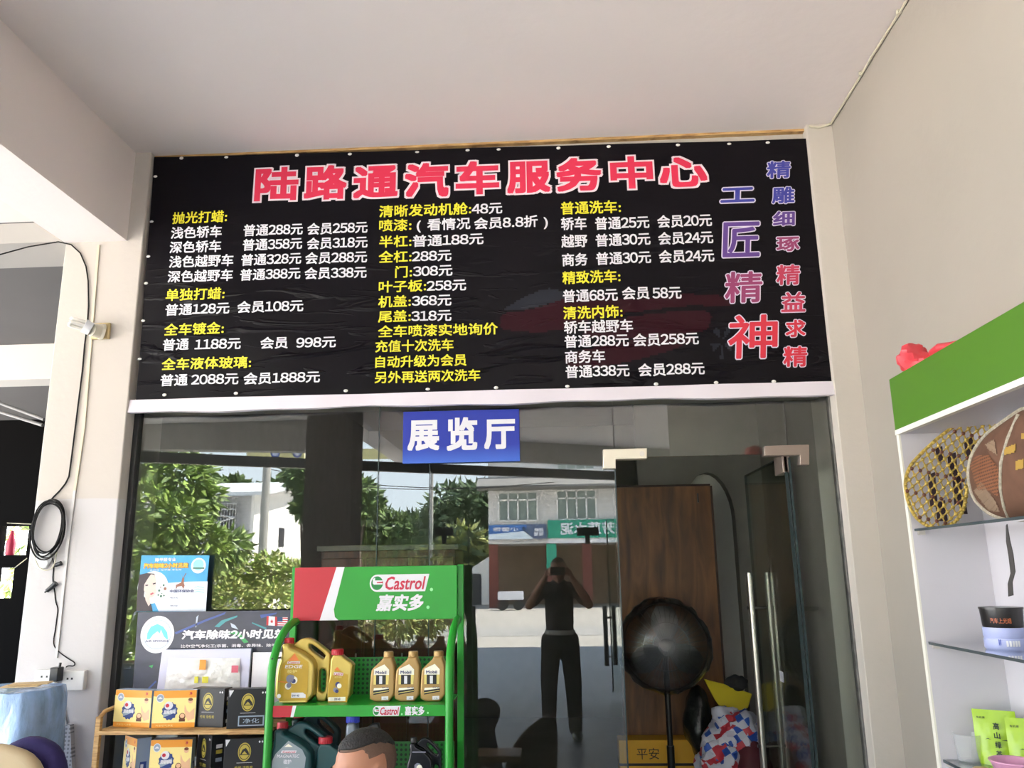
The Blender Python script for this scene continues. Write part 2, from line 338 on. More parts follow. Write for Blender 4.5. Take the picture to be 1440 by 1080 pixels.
# arched partition behind the wood panel
pts = [(0.62, 0), (0.62, 3.2), (1.56, 3.2), (1.56, 0), (1.33, 0), (1.33, 1.9)]
pts += [(1.33 - 0.19 * (1 - math.cos(t)), 1.9 + 0.36 * math.sin(t)) for t in [PI * i / 14 for i in range(1, 14)]] + [(0.95, 1.9), (0.95, 0)]
mb = MB(); mb.prism(pts, 'y', 2.3, 2.42); struct('wall_arch', mb, _mc['showroom_paint'], 'grey partition with a round-headed arch behind the open doorway', 'wall')
mb = MB(); mb.box(0.88, 1.40, 2.42, 2.47, 0, 2.4); struct('wall_niche', mb, mat('pale_niche_paint', (0.86, 0.84, 0.77), 0.9), 'paler wall filling the round-headed arch behind the doorway', 'wall')

# ---------------------------------------------------------------- glass front
def pane(name, x0, x1, z0, z1, label, cat='window', y=0.0):
    mb = MB(); mb.box(x0, x1, y, y + 0.012, z0, z1, 0)
    o = mb.build(name, [glass, glass_edge], smooth=False); 
    for i in (0, 1, 4, 5): pass
    o['kind'] = 'structure'; return tag(o, label, cat)
def edge_strip(parent, name, x, y, z0, z1, w=0.004):
    mb = MB(); mb.box(x - w / 2, x + w / 2, y - 0.001, y + 0.013, z0, z1); return mb.build(name, glass_edge, parent, smooth=False)
xa, xb, xc, xd, xe = -2.095, -0.862, -0.61, 0.285, 1.096
w1 = pane('window_1', xa, xb - 0.002, 0.02, 2.375, 'wide left pane of the glass front behind the blue poster and bamboo shelf')
edge_strip(w1, 'seam', xb, 0, 0.02, 2.375)
w2 = pane('window_2', xb + 0.002, xc - 0.002, 0.02, 2.375, 'narrow pane of the glass front behind the green rack')
edge_strip(w2, 'seam', xc, 0, 0.02, 2.375, 0.003)
w3 = pane('window_3', xc + 0.002, xd - 0.002, 0.02, 2.375, 'glass pane under the blue sign with the standing photographer mirrored in it')
edge_strip(w3, 'seam', xd, 0, 0.02, 2.10, 0.006)
w4 = pane('window_4', xd + 0.002, xe + 0.012, 2.078, 2.375, 'low glass pane above the open doorway')
w5 = pane('window_5', xe + 0.016, 1.325, 0.02, 2.375, 'narrow right pane of the glass front beside the open door')
edge_strip(w5, 'seam', xe + 0.014, 0, 0.02, 2.06, 0.008)
mb = MB(); mb.box(-2.10, -2.075, -0.015, 0.03, 0, 2.36); struct('trim_2', mb, mat('black_frame', (0.03, 0.03, 0.03), 0.5), 'dark edge strip down the left side of the glass', 'trim')
mb = MB(); mb.box(1.318, 1.335, -0.012, 0.03, 0, 2.36); struct('trim_3', mb, mat('putty_strip', (0.16, 0.15, 0.14), 0.8, var=0.4, vscale=20), 'dark putty strip down the right side of the glass', 'trim')
def patch(parent, pts, m, y0=-0.022, y1=0.034, label=None):
    mb = MB(); mb.prism(pts, 'y', y0, y1); o = mb.build('patch_fitting', m, parent, 0.003)
    if label: o['label'] = label
    return o
def pz(px, py): p = at(px, py, -0.02); return (p[0], p[2])
o = patch(w4, [pz(848, 632), pz(910, 630), pz(910, 645), pz(866, 646), pz(866, 659), pz(848, 659)], mat('bright_fitting', (0.74, 0.68, 0.56), 0.35, 0.4), label='bright L-shaped metal fitting')
mb = MB(); p = at(903, 638, -0.024); mb.cone((p[0], -0.023, p[2]), (p[0], -0.027, p[2]), 0.012); mb.build('screw_cap', chrome, o)
patch(w5, [pz(1075, 627), pz(1138, 625), pz(1138, 654), pz(1125, 654), pz(1125, 640), pz(1075, 641)], mat('bronze_fitting', (0.34, 0.27, 0.23), 0.4, 0.6), label='bronze L-shaped metal fitting')
# open door leaf
d1 = thing('door_1', 'frameless glass door standing open into the showroom with long steel pull bars', 'door', (xe, 0.012, 0)); d1['kind'] = 'structure'
mb = MB(); mb.box(-0.006, 0.006, 0.012, 0.84, 0.015, 2.066); mb.build('door_glass', clear_mat('door_leaf_glass', (0.80, 0.84, 0.80), 0.018), d1, smooth=False)
mb = MB(); mb.box(-0.007, 0.007, 0.004, 0.012, 0.015, 2.066); mb.box(-0.007, 0.007, 0.84, 0.845, 0.015, 2.066); mb.box(-0.007, 0.007, 0.012, 0.84, 2.066, 2.072); mb.build('edge', glass_edge, d1, smooth=False)
mb = MB(); mb.box(-0.016, 0.016, 0.004, 0.15, 1.99, 2.075); mb.box(-0.016, 0.016, 0.004, 0.15, 0.01, 0.09); mb.build('patch_fitting', _mc['bronze_fitting'], d1, 0.002)
ph = MB()
for sx in (-0.053, 0.045): ph.cone((sx, 0.72, 0.45), (sx, 0.72, 1.525), 0.0175, n=20)
hd = ph.build('pull_handle', chrome, d1)
mb = MB()
for z in (1.34, 0.64): mb.cone((-0.077, 0.72, z), (0.069, 0.72, z), 0.009, n=12)
mb.build('standoff', mat('dark_steel', (0.12, 0.11, 0.1), 0.3, 0.8), hd)
mb = MB(); F = Face((0.007, 0.3, 1.0), (0, 1, 0), (0, 0, 1), (1, 0, 0)); 
F2 = Face((-0.0075, 0.42, 1.0), (0, -1, 0), (0, 0, 1), (-1, 0, 0)); F2.rect(mb, 0, 0.07, 0.0, 0.05, 0, 0); mb.build('sticker', white, d1, smooth=False)

# glass front at the outer edge of the porch (seen mirrored): header rail and two doors
r1 = mz(240, 643, 3.0); r2 = mz(860, 668, 3.0)
rs = (r2[1] - r1[1]) / (r2[0] - r1[0]); ry = lambda x: r1[1] + rs * (x - r1[0])
dark_st = mat('dark_rail', (0.03, 0.03, 0.03), 0.4, 0.3)
mb = MB(); mb.hexa([(-9, ry(-9), 2.93), (5, ry(5), 2.93), (5, ry(5) - .12, 2.93), (-9, ry(-9) - .12, 2.93), (-9, ry(-9), 3.06), (5, ry(5), 3.06), (5, ry(5) - .12, 3.06), (-9, ry(-9) - .12, 3.06)])
struct('trim_4', mb, dark_st, 'dark header rail crossing the mirrored view of the street', 'trim')
def mirror_door(n, pa, pb, ph1, ph2, fit, label):
    Y = 7.0; a = mp(pa, 760, Y)[0]; b = mp(pb, 760, Y)[0]
    d = thing(n, label, 'door', (0, -Y, 0)); d['kind'] = 'structure'
    mb = MB(); mb.box(min(a, b), max(a, b), 0, 0.012, 0.05, 2.2); mb.build('door_glass', clear_mat('thin_door_glass', (0.93, 0.96, 0.94), 0.03), d, smooth=False)
    mb = MB(); mb.box(b - 0.008, b + 0.008, -0.002, 0.014, 0.05, 2.2); mb.build('edge', glass_edge, d, smooth=False)
    mb = MB()
    for q, y0 in ((ph1, 0.05), (ph2, -0.05)):
        p = mp(q, 852, Y); z1 = p[2]; z0 = mp(q, 936, Y)[2]; mb.cone((p[0], y0, z0), (p[0], y0, z1), 0.03, n=12)
    h = mb.build('pull_handle', dark_st, d)
    mb = MB()
    for t in (0.15, 0.8): z = z0 + (z1 - z0) * t; mb.cone((mp(ph1, 890, Y)[0], 0.05, z), (mp(ph2, 890, Y)[0], -0.05, z), 0.014, n=8)
    mb.build('standoff', dark_st, h)
    p0 = mp(fit[0], 742, Y); p1 = mp(fit[1], 753, Y); mb = MB(); mb.box(p0[0], p1[0], -0.02, 0.035, p1[2], p0[2])
    p2 = mp((fit[0] + fit[1]) / 2, 765, Y); mb.box(p2[0] - 0.03, p2[0] + 0.03, -0.015, 0.03, p2[2], p1[2]); mb.build('patch_fitting', dark_st, d)
mirror_door('door_2', 560, 659, 666, 647, (612, 637), 'glass door leaf with dark pull bars mirrored beside the green rack')
mirror_door('door_3', 905, 854, 850, 863, (811, 842), 'glass door leaf with dark pull bars mirrored near the brown panel')

def smooth_poly(pts, it=2):
    for _ in range(it): pts = [q for i in range(len(pts)) for q in ((pts[i][0] * .78 + pts[(i + 1) % len(pts)][0] * .22, pts[i][1] * .78 + pts[(i + 1) % len(pts)][1] * .22), (pts[i][0] * .22 + pts[(i + 1) % len(pts)][0] * .78, pts[i][1] * .22 + pts[(i + 1) % len(pts)][1] * .78))]
    return pts
# ================================================================ PRICE BANNER
BY = -0.062
def wave(p):
    x, z = p.x, p.z
    e = max(0.0, min(1.0, (2.75 - z) / 0.35))
    return 0.0025 * math.sin(3.1 * x + 2.2 * z) + 0.002 * math.sin(7 * x - 9 * z) + e * 0.003 * math.sin(16 * x + 4 * z)
def bp(px, py): p = at(px, py, BY); return p[0], p[2]
BF = Face((0, BY, 0), (1, 0, 0), (0, 0, 1), (0, -1, 0), wave)
c_tl, c_tr, c_br, c_bl = bp(217.5, 221.5), bp(1143, 194.5), bp(1177, 541), bp(191, 567)
banner = thing('price_banner', 'black vinyl price banner with red title and yellow and white car wash prices', 'banner', (0, 0, 0))
def vinyl(nm='black_vinyl', col=(0.0045, 0.0034, 0.0054)):
    m = mat(nm, col, 0.36)
    n = m.node_tree.nodes; L = m.node_tree.links; b = n['Principled BSDF']; b.inputs['Specular IOR Level'].default_value = 0.16
    t = n.new('ShaderNodeTexCoord'); mp_ = n.new('ShaderNodeMapping'); mp_.inputs['Rotation'].default_value = (0, 0.35, 0); mp_.inputs['Scale'].default_value = (1.0, 1, 6)
    L.new(t.outputs['Object'], mp_.inputs[0]); z = n.new('ShaderNodeTexNoise'); z.inputs['Scale'].default_value = 2.2; z.inputs['Detail'].default_value = 3; z.inputs['Distortion'].default_value = 1.2
    L.new(mp_.outputs[0], z.inputs['Vector'])
    s = n.new('ShaderNodeSeparateXYZ'); L.new(t.outputs['Object'], s.inputs[0])
    r = n.new('ShaderNodeMapRange'); r.inputs['From Min'].default_value = 3.3; r.inputs['From Max'].default_value = 2.6; r.inputs['To Min'].default_value = 0.05; r.inputs['To Max'].default_value = 0.55
    L.new(s.outputs['Z'], r.inputs['Value']); u = n.new('ShaderNodeBump'); u.inputs['Distance'].default_value = 0.03
    rk = n.new('ShaderNodeMapRange'); rk.inputs['From Min'].default_value = .56; rk.inputs['From Max'].default_value = .74; L.new(z.outputs['Fac'], rk.inputs['Value']); L.new(r.outputs[0], u.inputs['Strength']); L.new(rk.outputs[0], u.inputs['Height']); L.new(u.outputs[0], b.inputs['Normal']); return m
def cpx(x, y): return bp(680 + .3704 * x, 180 + .3704 * y)
def inside(p, poly):
    r = False; j = len(poly) - 1
    for i in range(len(poly)):
        if (poly[i][1] > p[1]) != (poly[j][1] > p[1]) and p[0] < (poly[j][0] - poly[i][0]) * (p[1] - poly[i][1]) / (poly[j][1] - poly[i][1]) + poly[i][0]: r = not r
        j = i
    return r
# the dim red sports car printed behind the right-hand columns
car = [(smooth_poly([cpx(*q) for q in pts], 1), m) for pts, m in (
    ([(60, 695), (160, 638), (240, 606), (300, 618), (330, 640), (230, 672), (150, 690)], 2),
    ([(60, 704), (180, 690), (330, 640), (600, 655), (740, 630), (880, 632), (960, 650), (930, 680), (800, 672), (640, 690), (420, 720), (300, 770), (140, 775), (60, 760)], 1),
    ([(430, 735), (640, 705), (800, 690), (870, 700), (850, 770), (760, 790), (560, 800), (430, 790), (360, 800)], 1),
    ([(300, 860), (520, 812), (760, 785), (820, 800), (700, 850), (500, 900), (320, 915)], 1))]
wheel = [(smooth_poly([cpx(905 + 44 * math.cos(2 * PI * k / 5 + .3 + d) * r, 815 + 72 * math.sin(2 * PI * k / 5 + .3 + d) * r) for d, r in ((-.25, .95), (.25, .95), (.1, .15), (-.1, .15))], 0), 2) for k in range(5)]
mb = MB(); NX, NZ = 340, 130
for side in (0, 0.0025):
    vs = []
    for j in range(NZ + 1):
        for i in range(NX + 1):
            a, b = i / NX, j / NZ
            x = (c_bl[0] * (1 - a) + c_br[0] * a) * (1 - b) + (c_tl[0] * (1 - a) + c_tr[0] * a) * b
            z = (c_bl[1] * (1 - a) + c_br[1] * a) * (1 - b) + (c_tl[1] * (1 - a) + c_tr[1] * a) * b
            vs.append(BF.P(x, z, -side))
    fs = [(j * (NX + 1) + i, j * (NX + 1) + i + 1, (j + 1) * (NX + 1) + i + 1, (j + 1) * (NX + 1) + i) for j in range(NZ) for i in range(NX)]; ms_ = [0] * len(fs)
    if not side:
        for k, f in enumerate(fs):
            c = ((vs[f[0]].x + vs[f[2]].x) / 2, (vs[f[0]].z + vs[f[2]].z) / 2)
            if c[0] < -.55 or c[1] > 3.0: continue
            for poly, m_ in car + wheel:
                if inside(c, poly): ms_[k] = m_
    mb.add(vs, fs, ms_)
    if not side: break
mb.build('sheet', [vinyl(), vinyl('printed_dark_red', (0.026, 0.004, 0.008)), vinyl('printed_dark_grey', (0.020, 0.022, 0.030))], banner)
yel = mat('print_yellow', (0.80, 0.72, 0.03), 0.5); wht = mat('print_price_white', (0.78, 0.76, 0.80), 0.5)
price = MB()
def tx(s, x0, x1, ym, m, crop=1, h=16.2):
    if crop == 1: f = lambda x, y: (190 + .3704 * x, 180 + .3704 * y)
    else: f = lambda x, y: (680 + .3704 * x, 180 + .3704 * y)
    (pl, py), (pr, _) = f(x0, ym), f(x1, ym)
    zc = bp((pl + pr) / 2, py)[1]; hh = (bp(pl, py - h / 2)[1] - bp(pl, py + h / 2)[1]) / 2
    # keep the row level with the left and right ends at this height
    BF.text(price, s, bp(pl, py)[0], bp(pr, py)[0], zc - hh, zc + hh, m, 0.003, off=0.020, bold=0.0)
Yl, Wt = 0, 1
for r in [('抛光打蜡:', 145, 350, 340, Yl), ('浅色轿车', 140, 330, 397, Wt), ('普通288元', 414, 636, 386, Wt), ('会员258元', 655, 882, 380, Wt),
          ('深色轿车', 135, 327, 452, Wt), ('普通358元', 411, 634, 441, Wt), ('会员318元', 654, 882, 436, Wt),
          ('浅色越野车', 133, 373, 506, Wt), ('普通328元', 405, 631, 498, Wt), ('会员288元', 648, 880, 492, Wt),
          ('深色越野车', 127, 371, 562, Wt), ('普通388元', 401, 628, 555, Wt), ('会员338元', 646, 878, 550, Wt),
          ('单独打蜡:', 119, 340, 631, Yl), ('普通128元', 117, 359, 687, Wt), ('会员108元', 391, 639, 678, Wt),
          ('全车镀金:', 112, 338, 763, Yl), ('普通', 107, 205, 822, Wt), ('1188元', 230, 402, 820, Wt), ('会员', 478, 580, 816, Wt), ('998元', 614, 762, 813, Wt),
          ('全车液体玻璃:', 103, 440, 893, Yl), ('普通', 98, 200, 957, Wt), ('2088元', 216, 392, 953, Wt), ('会员1888元', 413, 702, 948, Wt),
          ('清晰发动机舱:', 928, 1275, 311, Yl), ('48元', 1279, 1393, 305, Wt), ('喷漆:', 928, 1048, 369, Yl), ('(', 1070, 1084, 367, Wt), ('看情况', 1110, 1272, 364, Wt), ('会员8.8折', 1288, 1528, 359, Wt), (')', 1552, 1566, 356, Wt),
          ('半杠:', 928, 1048, 430, Yl), ('普通188元', 1054, 1322, 424, Wt), ('全杠:', 926, 1048, 488, Yl), ('288元', 1052, 1200, 484, Wt),
          ('门:', 988, 1050, 545, Yl), ('308元', 1056, 1204, 541, Wt), ('叶子板:', 926, 1104, 600, Yl), ('258元', 1108, 1256, 597, Wt),
          ('机盖:', 924, 1046, 658, Yl), ('368元', 1052, 1200, 654, Wt), ('尾盖:', 924, 1046, 715, Yl), ('318元', 1050, 1200, 712, Wt),
          ('全车喷漆实地询价', 924, 1376, 767, Yl), ('充值十次洗车', 914, 1208, 826, Yl), ('自动升级为会员', 914, 1257, 884, Yl), ('另外再送两次洗车', 912, 1310, 942, Yl)]: tx(*r)
for r in [('普通洗车:', 294, 520, 303, Yl), ('轿车', 295, 390, 364, Wt), ('普通25元', 424, 628, 360, Wt), ('会员20元', 660, 865, 353, Wt),
          ('越野', 296, 393, 430, Wt), ('普通30元', 426, 632, 424, Wt), ('会员24元', 663, 870, 418, Wt), ('商务', 299, 394, 500, Wt), ('普通30元', 428, 634, 494, Wt), ('会员24元', 666, 874, 487, Wt),
          ('精致洗车:', 300, 518, 566, Yl), ('普通68元', 302, 508, 636, Wt), ('会员', 526, 628, 628, Wt), ('58元', 641, 750, 626, Wt), ('清洗内饰:', 303, 526, 700, Yl),
          ('轿车越野车', 306, 566, 754, Wt), ('普通288元', 308, 550, 808, Wt), ('会员258元', 568, 815, 802, Wt), ('商务车', 310, 460, 868, Wt), ('普通338元', 312, 553, 922, Wt), ('会员288元', 588, 837, 916, Wt)]: tx(*r, crop=2, h=17.5)
price.build('price_lettering', [yel, wht], banner, smooth=False, fix=False)
title = MB(); tit_o = MB()
for s, a, b, y0, y1 in (('陆', 358, 421, 236, 282), ('路', 427, 489, 233, 280), ('通', 496, 561, 232, 278), ('汽', 568, 632, 230, 277), ('车', 640, 703, 228, 273), ('服', 712, 775, 226, 271), ('务', 781, 847, 223, 269), ('中', 857, 919, 221, 265), ('心', 926, 995, 220, 263)):
    pl, pr = bp(a + 3, (y0 + y1) / 2), bp(b - 3, (y0 + y1) / 2); zt, zb = bp((a + b) / 2, y0 + 1)[1], bp((a + b) / 2, y1 - 1)[1]
    BF.text(tit_o, s, pl[0], pr[0], zb, zt, 0, 0.003, off=0.0, bold=0.0165, nb=16)
    BF.text(title, s, pl[0], pr[0], zb, zt, 0, 0.0042, off=0.0, bold=0.0074, nb=9)
tit_o.build('title_outline', mat('print_pale_pink', (0.86, 0.72, 0.76), 0.5), banner, smooth=False, fix=False)
title.build('title_lettering', mat('print_crimson', rgb(226, 44, 80), 0.5), banner, smooth=False, fix=False)
slog = MB(); slo_o = MB()
def lerp(a, b, t): return tuple(x + (y - x) * t for x, y in zip(a, b))
smats = [mat('print_slogan_%s' % n, rgb(*c), 0.5) for n, c in (('blue', (62, 64, 158)), ('violet', (96, 62, 140)), ('plum', (150, 58, 104)), ('rose', (190, 54, 84)), ('crimson', (214, 46, 66)))]
for s, a, b, y0, y1, m, w in [('工', 900, 1028, 215, 292, 0, 1.4), ('匠', 912, 1045, 345, 498, 1, 1.3), ('精', 918, 1055, 540, 668, 2, 1.2), ('神', 932, 1110, 705, 880, 4, 1.3),
                              ('精', 1075, 1165, 122, 195, 0, 1), ('雕', 1095, 1180, 220, 290, 0, 1), ('细', 1098, 1182, 312, 375, 1, 1), ('琢', 1112, 1200, 405, 472, 2, 1), ('精', 1112, 1200, 515, 600, 3, 1), ('益', 1130, 1220, 620, 705, 3, 1), ('求', 1146, 1222, 725, 797, 4, 1), ('精', 1138, 1228, 825, 910, 4, 1)]:
    A, B = cpx(a + 5, y1 - 4), cpx(b - 5, y0 + 4); k = 0.0042 * w; sh = 0.10
    dz = B[1] - A[1]
    BF.text(slo_o, s, A[0] - sh * dz / 2, B[0] - sh * dz / 2, A[1], B[1], 0, 0.003, off=0.0, shear=sh, bold=0.0072 * w, nb=10)
    BF.text(slog, s, A[0] - sh * dz / 2, B[0] - sh * dz / 2, A[1], B[1], m, 0.0042, off=0.0, shear=sh, bold=0.0030 * w, nb=6)
slo_o.build('slogan_outline', mat('print_pale_lilac', (0.72, 0.66, 0.78), 0.5), banner, smooth=False, fix=False)
slog.build('slogan_lettering', smats, banner, smooth=False, fix=False)
mb = MB()
for (x0, y0, x1, y1, n) in ((221, 228, 193, 545, 6), (221, 224, 1138, 199, 12), (1143, 205, 1174, 532, 9), (200, 556, 1170, 535, 9)):
    for i in range(n):
        t = (i + rnd.uniform(.2, .8)) / n; a, b = bp(x0 + (x1 - x0) * t, y0 + (y1 - y0) * t); q = BF.P(a, b, 0.003)
        mb.ell(q, (0.011, 0.004, 0.006 + rnd.random() * .003), 8, 0, None, 6)
mb.build('nail_caps', mat('nail_white', (0.8, 0.78, 0.74), 0.4), banner)
z0, z1 = bp(200, 581)[1], bp(200, 566)[1]
mb = MB(); xs = np.linspace(-2.118, 1.382, 60); 
prof = lambda x: 0.004 * math.sin(5 * x) + 0.003 * math.sin(13 * x + 1)
for i in range(59):
    a, b = xs[i], xs[i + 1]; za, zb = prof(a), prof(b)
    mb.hexa([(a, -.085 + za, z0 + za), (b, -.085 + zb, z0 + zb), (b, -.05, z0 + zb), (a, -.05, z0 + za), (a, -.075 + za, z1 + .012), (b, -.075 + zb, z1 + .012), (b, -.05, z1 + .012), (a, -.05, z1 + .012)])
mb.build('hem', mat('white_banner_hem', (0.76, 0.70, 0.76), 0.6), banner)

# blue exhibition hall sign
SY = -0.02
def sp(px, py): p = at(px, py, SY); return p[0], p[2]
A, B = sp(566, 652), sp(730, 575)
sgn = thing('hall_sign', 'blue rectangular sign with three white characters on the glass under the banner', 'sign', ((A[0] + B[0]) / 2, SY, A[1]))
o = sgn.location
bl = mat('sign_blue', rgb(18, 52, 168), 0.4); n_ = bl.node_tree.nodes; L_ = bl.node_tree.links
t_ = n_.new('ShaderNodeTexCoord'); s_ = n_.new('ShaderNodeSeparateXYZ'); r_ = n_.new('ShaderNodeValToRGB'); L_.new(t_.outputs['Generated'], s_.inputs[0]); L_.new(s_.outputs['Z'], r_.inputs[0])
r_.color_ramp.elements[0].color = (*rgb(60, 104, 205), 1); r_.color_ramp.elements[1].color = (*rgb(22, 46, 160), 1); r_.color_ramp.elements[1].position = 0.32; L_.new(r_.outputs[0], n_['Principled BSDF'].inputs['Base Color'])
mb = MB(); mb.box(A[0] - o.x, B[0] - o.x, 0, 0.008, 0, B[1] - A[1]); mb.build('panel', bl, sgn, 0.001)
SF = Face((-o.x, 0, -o.z), (1, 0, 0), (0, 0, 1), (0, -1, 0)); mb = MB()
for s, a, b, y0, y1 in (('展', 573, 618, 588, 634), ('览', 628, 671, 586, 634), ('厅', 681, 724, 586, 632)):
    p, q = sp(a + 1.5, y1 - 1.5), sp(b - 1.5, y0 + 1.5); SF.text(mb, s, p[0], q[0], p[1], q[1], 0, 0.0015, off=0.0, bold=0.0056, nb=9)
mb.build('lettering', white, sgn, smooth=False, fix=False)

# small blue poster and the black advertising board
def poster_face(px0, py0, px1, py1, Y):
    a = at(px0, py0, Y); b = at(px1, py0, Y); c = at(px0, py1, Y); d = at(px1, py1, Y); return a, b, c, d
PY = -0.03
def pp(px, py): p = at(px, py, PY); return p[0], p[2]
pos = thing('blue_poster', 'small sky-blue advertising poster with a dark-haired woman and a deer, stuck to the glass', 'poster', (*[float(k) for k in at(245, 860, PY)[:2]], float(at(245, 860, PY)[2])))
o = pos.location; PF = Face((-o.x, 0, -o.z), (1, 0, 0), (0, 0, 1), (0, -1, 0))
q0, q1, q2, q3 = pp(199, 781), pp(294.5, 781), pp(287, 860), pp(192, 860)
mb = MB(); mb.hexa([(q3[0] - o.x, 0, q3[1] - o.z), (q2[0] - o.x, 0, q2[1] - o.z), (q2[0] - o.x, .004, q2[1] - o.z), (q3[0] - o.x, .004, q3[1] - o.z), (q0[0] - o.x, 0, q0[1] - o.z), (q1[0] - o.x, 0, q1[1] - o.z), (q1[0] - o.x, .004, q1[1] - o.z), (q0[0] - o.x, .004, q0[1] - o.z)])
mb.build('sheet', mat('poster_sky', rgb(60, 165, 222), 0.35, var=0.15, vscale=9), pos)
def c8(x, y): return pp(190 + x / 12, 775 + y / 12)      # coordinates of the poster's own artwork
cols = [('snow', (226, 232, 244)), ('hair', (58, 44, 52)), ('skin', (236, 208, 196)), ('lip', (196, 90, 100)), ('deer', (148, 92, 70)), ('leaf', (60, 110, 90)), ('ring', (235, 240, 240)), ('gold', (240, 205, 60)), ('orange', (200, 130, 40)), ('mint', (150, 215, 220)), ('ink', (70, 76, 120))]
pm = [mat('poster_' + n, rgb(*c), 0.45) for n, c in cols]; mb = MB(); art = MB()
art_ = lambda pts, m, h: PF.poly(art, [c8(*p) for p in pts], m, h)
art_([(520, 540), (900, 515), (1225, 510), (1195, 1015), (400, 1015), (300, 800)], 0, .0010)
ca = c8(300, 610); PF.disc(art, ca[0], ca[1], abs(c8(560, 610)[0] - ca[0]), 6, .0012)
art_([(75, 400), (200, 370), (330, 380), (350, 470), (250, 520), (170, 600), (150, 760), (270, 900), (300, 1015), (25, 1015), (40, 700)], 1, .0016)
art_([(270, 390), (330, 400), (360, 500), (350, 600), (365, 690), (330, 740), (300, 780), (240, 790), (190, 730), (150, 660), (160, 560), (215, 470)], 2, .0020)
art_([(160, 700), (250, 790), (255, 900), (230, 930), (180, 830)], 2, .0020)
art_([(175, 570), (225, 565), (220, 585), (180, 590)], 1, .0024); art_([(300, 545), (350, 530), (352, 552), (305, 565)], 1, .0024)
art_([(255, 720), (305, 695), (320, 715), (270, 745)], 3, .0024)
for x, y, r in ((485, 575, 18), (410, 665, 20), (510, 635, 26), (395, 740, 15), (440, 760, 20), (490, 750, 14), (435, 610, 10), (455, 715, 10)):
    a, b = c8(x, y); PF.disc(art, a, b, abs(c8(x + r, y)[0] - a), 5 if x % 3 else 4, .0022, 8)
art_([(690, 570), (780, 530), (800, 450), (830, 460), (825, 540), (840, 580), (815, 640), (790, 590), (720, 600), (690, 650)], 4, .0016)
for s in (-1, 1): art_([(810, 455), (812 + 45 * s, 370), (818 + 50 * s, 372), (818, 458)], 4, .0016)
ca = c8(1070, 245); PF.disc(art, ca[0], ca[1], abs(c8(1195, 245)[0] - ca[0]), 6, .0014); PF.disc(art, ca[0], ca[1] + .004, abs(c8(1160, 245)[0] - ca[0]), 9, .0018)
art_([(980, 275), (1170, 275), (1170, 300), (980, 300)], 5, .0022)
for k in range(3): art_([(1000, 610 + k * 40), (1060, 590 + k * 40), (1170, 615 + k * 40), (1170, 625 + k * 40), (1060, 603 + k * 40), (1000, 620 + k * 40)], 9, .0016)
art.build('artwork', pm, pos, smooth=False, fix=False)
mb = MB()
def ptx(s, x0, x1, y0, y1, m, off=.03, h=.003): a, b = c8(x0, y1), c8(x1, y0); PF.text(mb, s, a[0], b[0], a[1], b[1], m, h, off)
ptx('汽车除味2小时见效', 148, 905, 195, 295, 8, .07, .0026); ptx('汽车除味2小时见效', 150, 900, 200, 285, 7, .03); ptx('除甲醛专业', 345, 695, 110, 175, 0); ptx('去异味 除甲醛 净化车', 250, 790, 300, 335, 0, .01)
ptx('中国环保协会', 590, 1000, 645, 700, 10); ptx('电话', 590, 730, 775, 800, 10, 0); ptx('地址', 590, 730, 905, 935, 10, 0)
mb.build('lettering', pm, pos, smooth=False, fix=False)

KY = -0.075
def kp(px, py): p = at(px, py, KY); return p[0], p[2]
brd = thing('advert_board', 'wide black advertising board about car odour removal leaning on the glass behind the boxes', 'board', (*[float(k) for k in at(295, 1020, KY)[:2]], 0.943))
o = brd.location; KF = Face((-o.x, 0, -o.z), (1, 0, 0), (0, 0, 1), (0, -1, 0))
a, b = kp(194, 861), kp(408, 861); mb = MB(); mb.hexa([(kp(183, 1018)[0] - o.x, 0, 0), (b[0] - o.x, 0, 0), (b[0] - o.x, .012, 0), (kp(183, 1018)[0] - o.x, .012, 0), (a[0] - o.x, 0, a[1] - o.z), (b[0] - o.x, 0, a[1] - o.z), (b[0] - o.x, .012, a[1] - o.z), (a[0] - o.x, .012, a[1] - o.z)])
mb.build('panel', mat('board_charcoal', rgb(58, 60, 78), 0.35, var=0.35, vscale=5, stretch=(1, 1, 3)), brd)
c7 = lambda x, y: kp(190 + x * .1597, 855 + y * .1597)
bm_ = [mat('board_' + n, rgb(*c), 0.4) for n, c in (('white', (240, 236, 244)), ('cyan', (110, 220, 240)), ('navy', (30, 60, 110)), ('streak', (70, 90, 160)), ('teal', (70, 150, 160)), ('maple', (200, 40, 50)), ('silver', (190, 200, 215)), ('green', (60, 160, 90)))]
art = MB(); at_ = lambda pts, m, h=.001: KF.poly(art, [c7(*p) for p in pts], m, h)
at_([(350, 215), (620, 100), (800, 35), (790, 55), (620, 120), (360, 232)], 3); at_([(700, 165), (760, 110), (900, 65), (900, 80), (800, 120), (740, 170)], 4); at_([(1030, 125), (1160, 175), (1150, 190), (1030, 135)], 4)
at_([(840, 130), (880, 150), (910, 190), (850, 170)], 6); at_([(540, 80), (560, 60), (540, 170), (530, 170)], 6); at_([(820, 220), (900, 200), (1000, 300), (960, 310), (900, 240)], 7); at_([(1100, 60), (1250, 40), (1240, 55), (1110, 90)], 3)
at_([(190, 650), (80, 760), (70, 750), (180, 640)], 3); at_([(120, 510), (160, 500), (150, 530)], 7)
ca = c7(197, 233); rr = abs(c7(345, 233)[0] - ca[0]); KF.disc(art, ca[0], ca[1], rr, 0, .0014, 40, rr * 1.04); KF.disc(art, ca[0], ca[1], rr * .83, 6, .0018, 36); KF.disc(art, ca[0], ca[1], rr * .78, 0, .002, 36)
at_([(105, 275), (110, 220), (140, 165), (200, 140), (250, 165), (285, 215), (292, 275)], 1, .0024); at_([(130, 275), (160, 235), (200, 205), (220, 225), (230, 190), (255, 250), (280, 275)], 0, .0027)
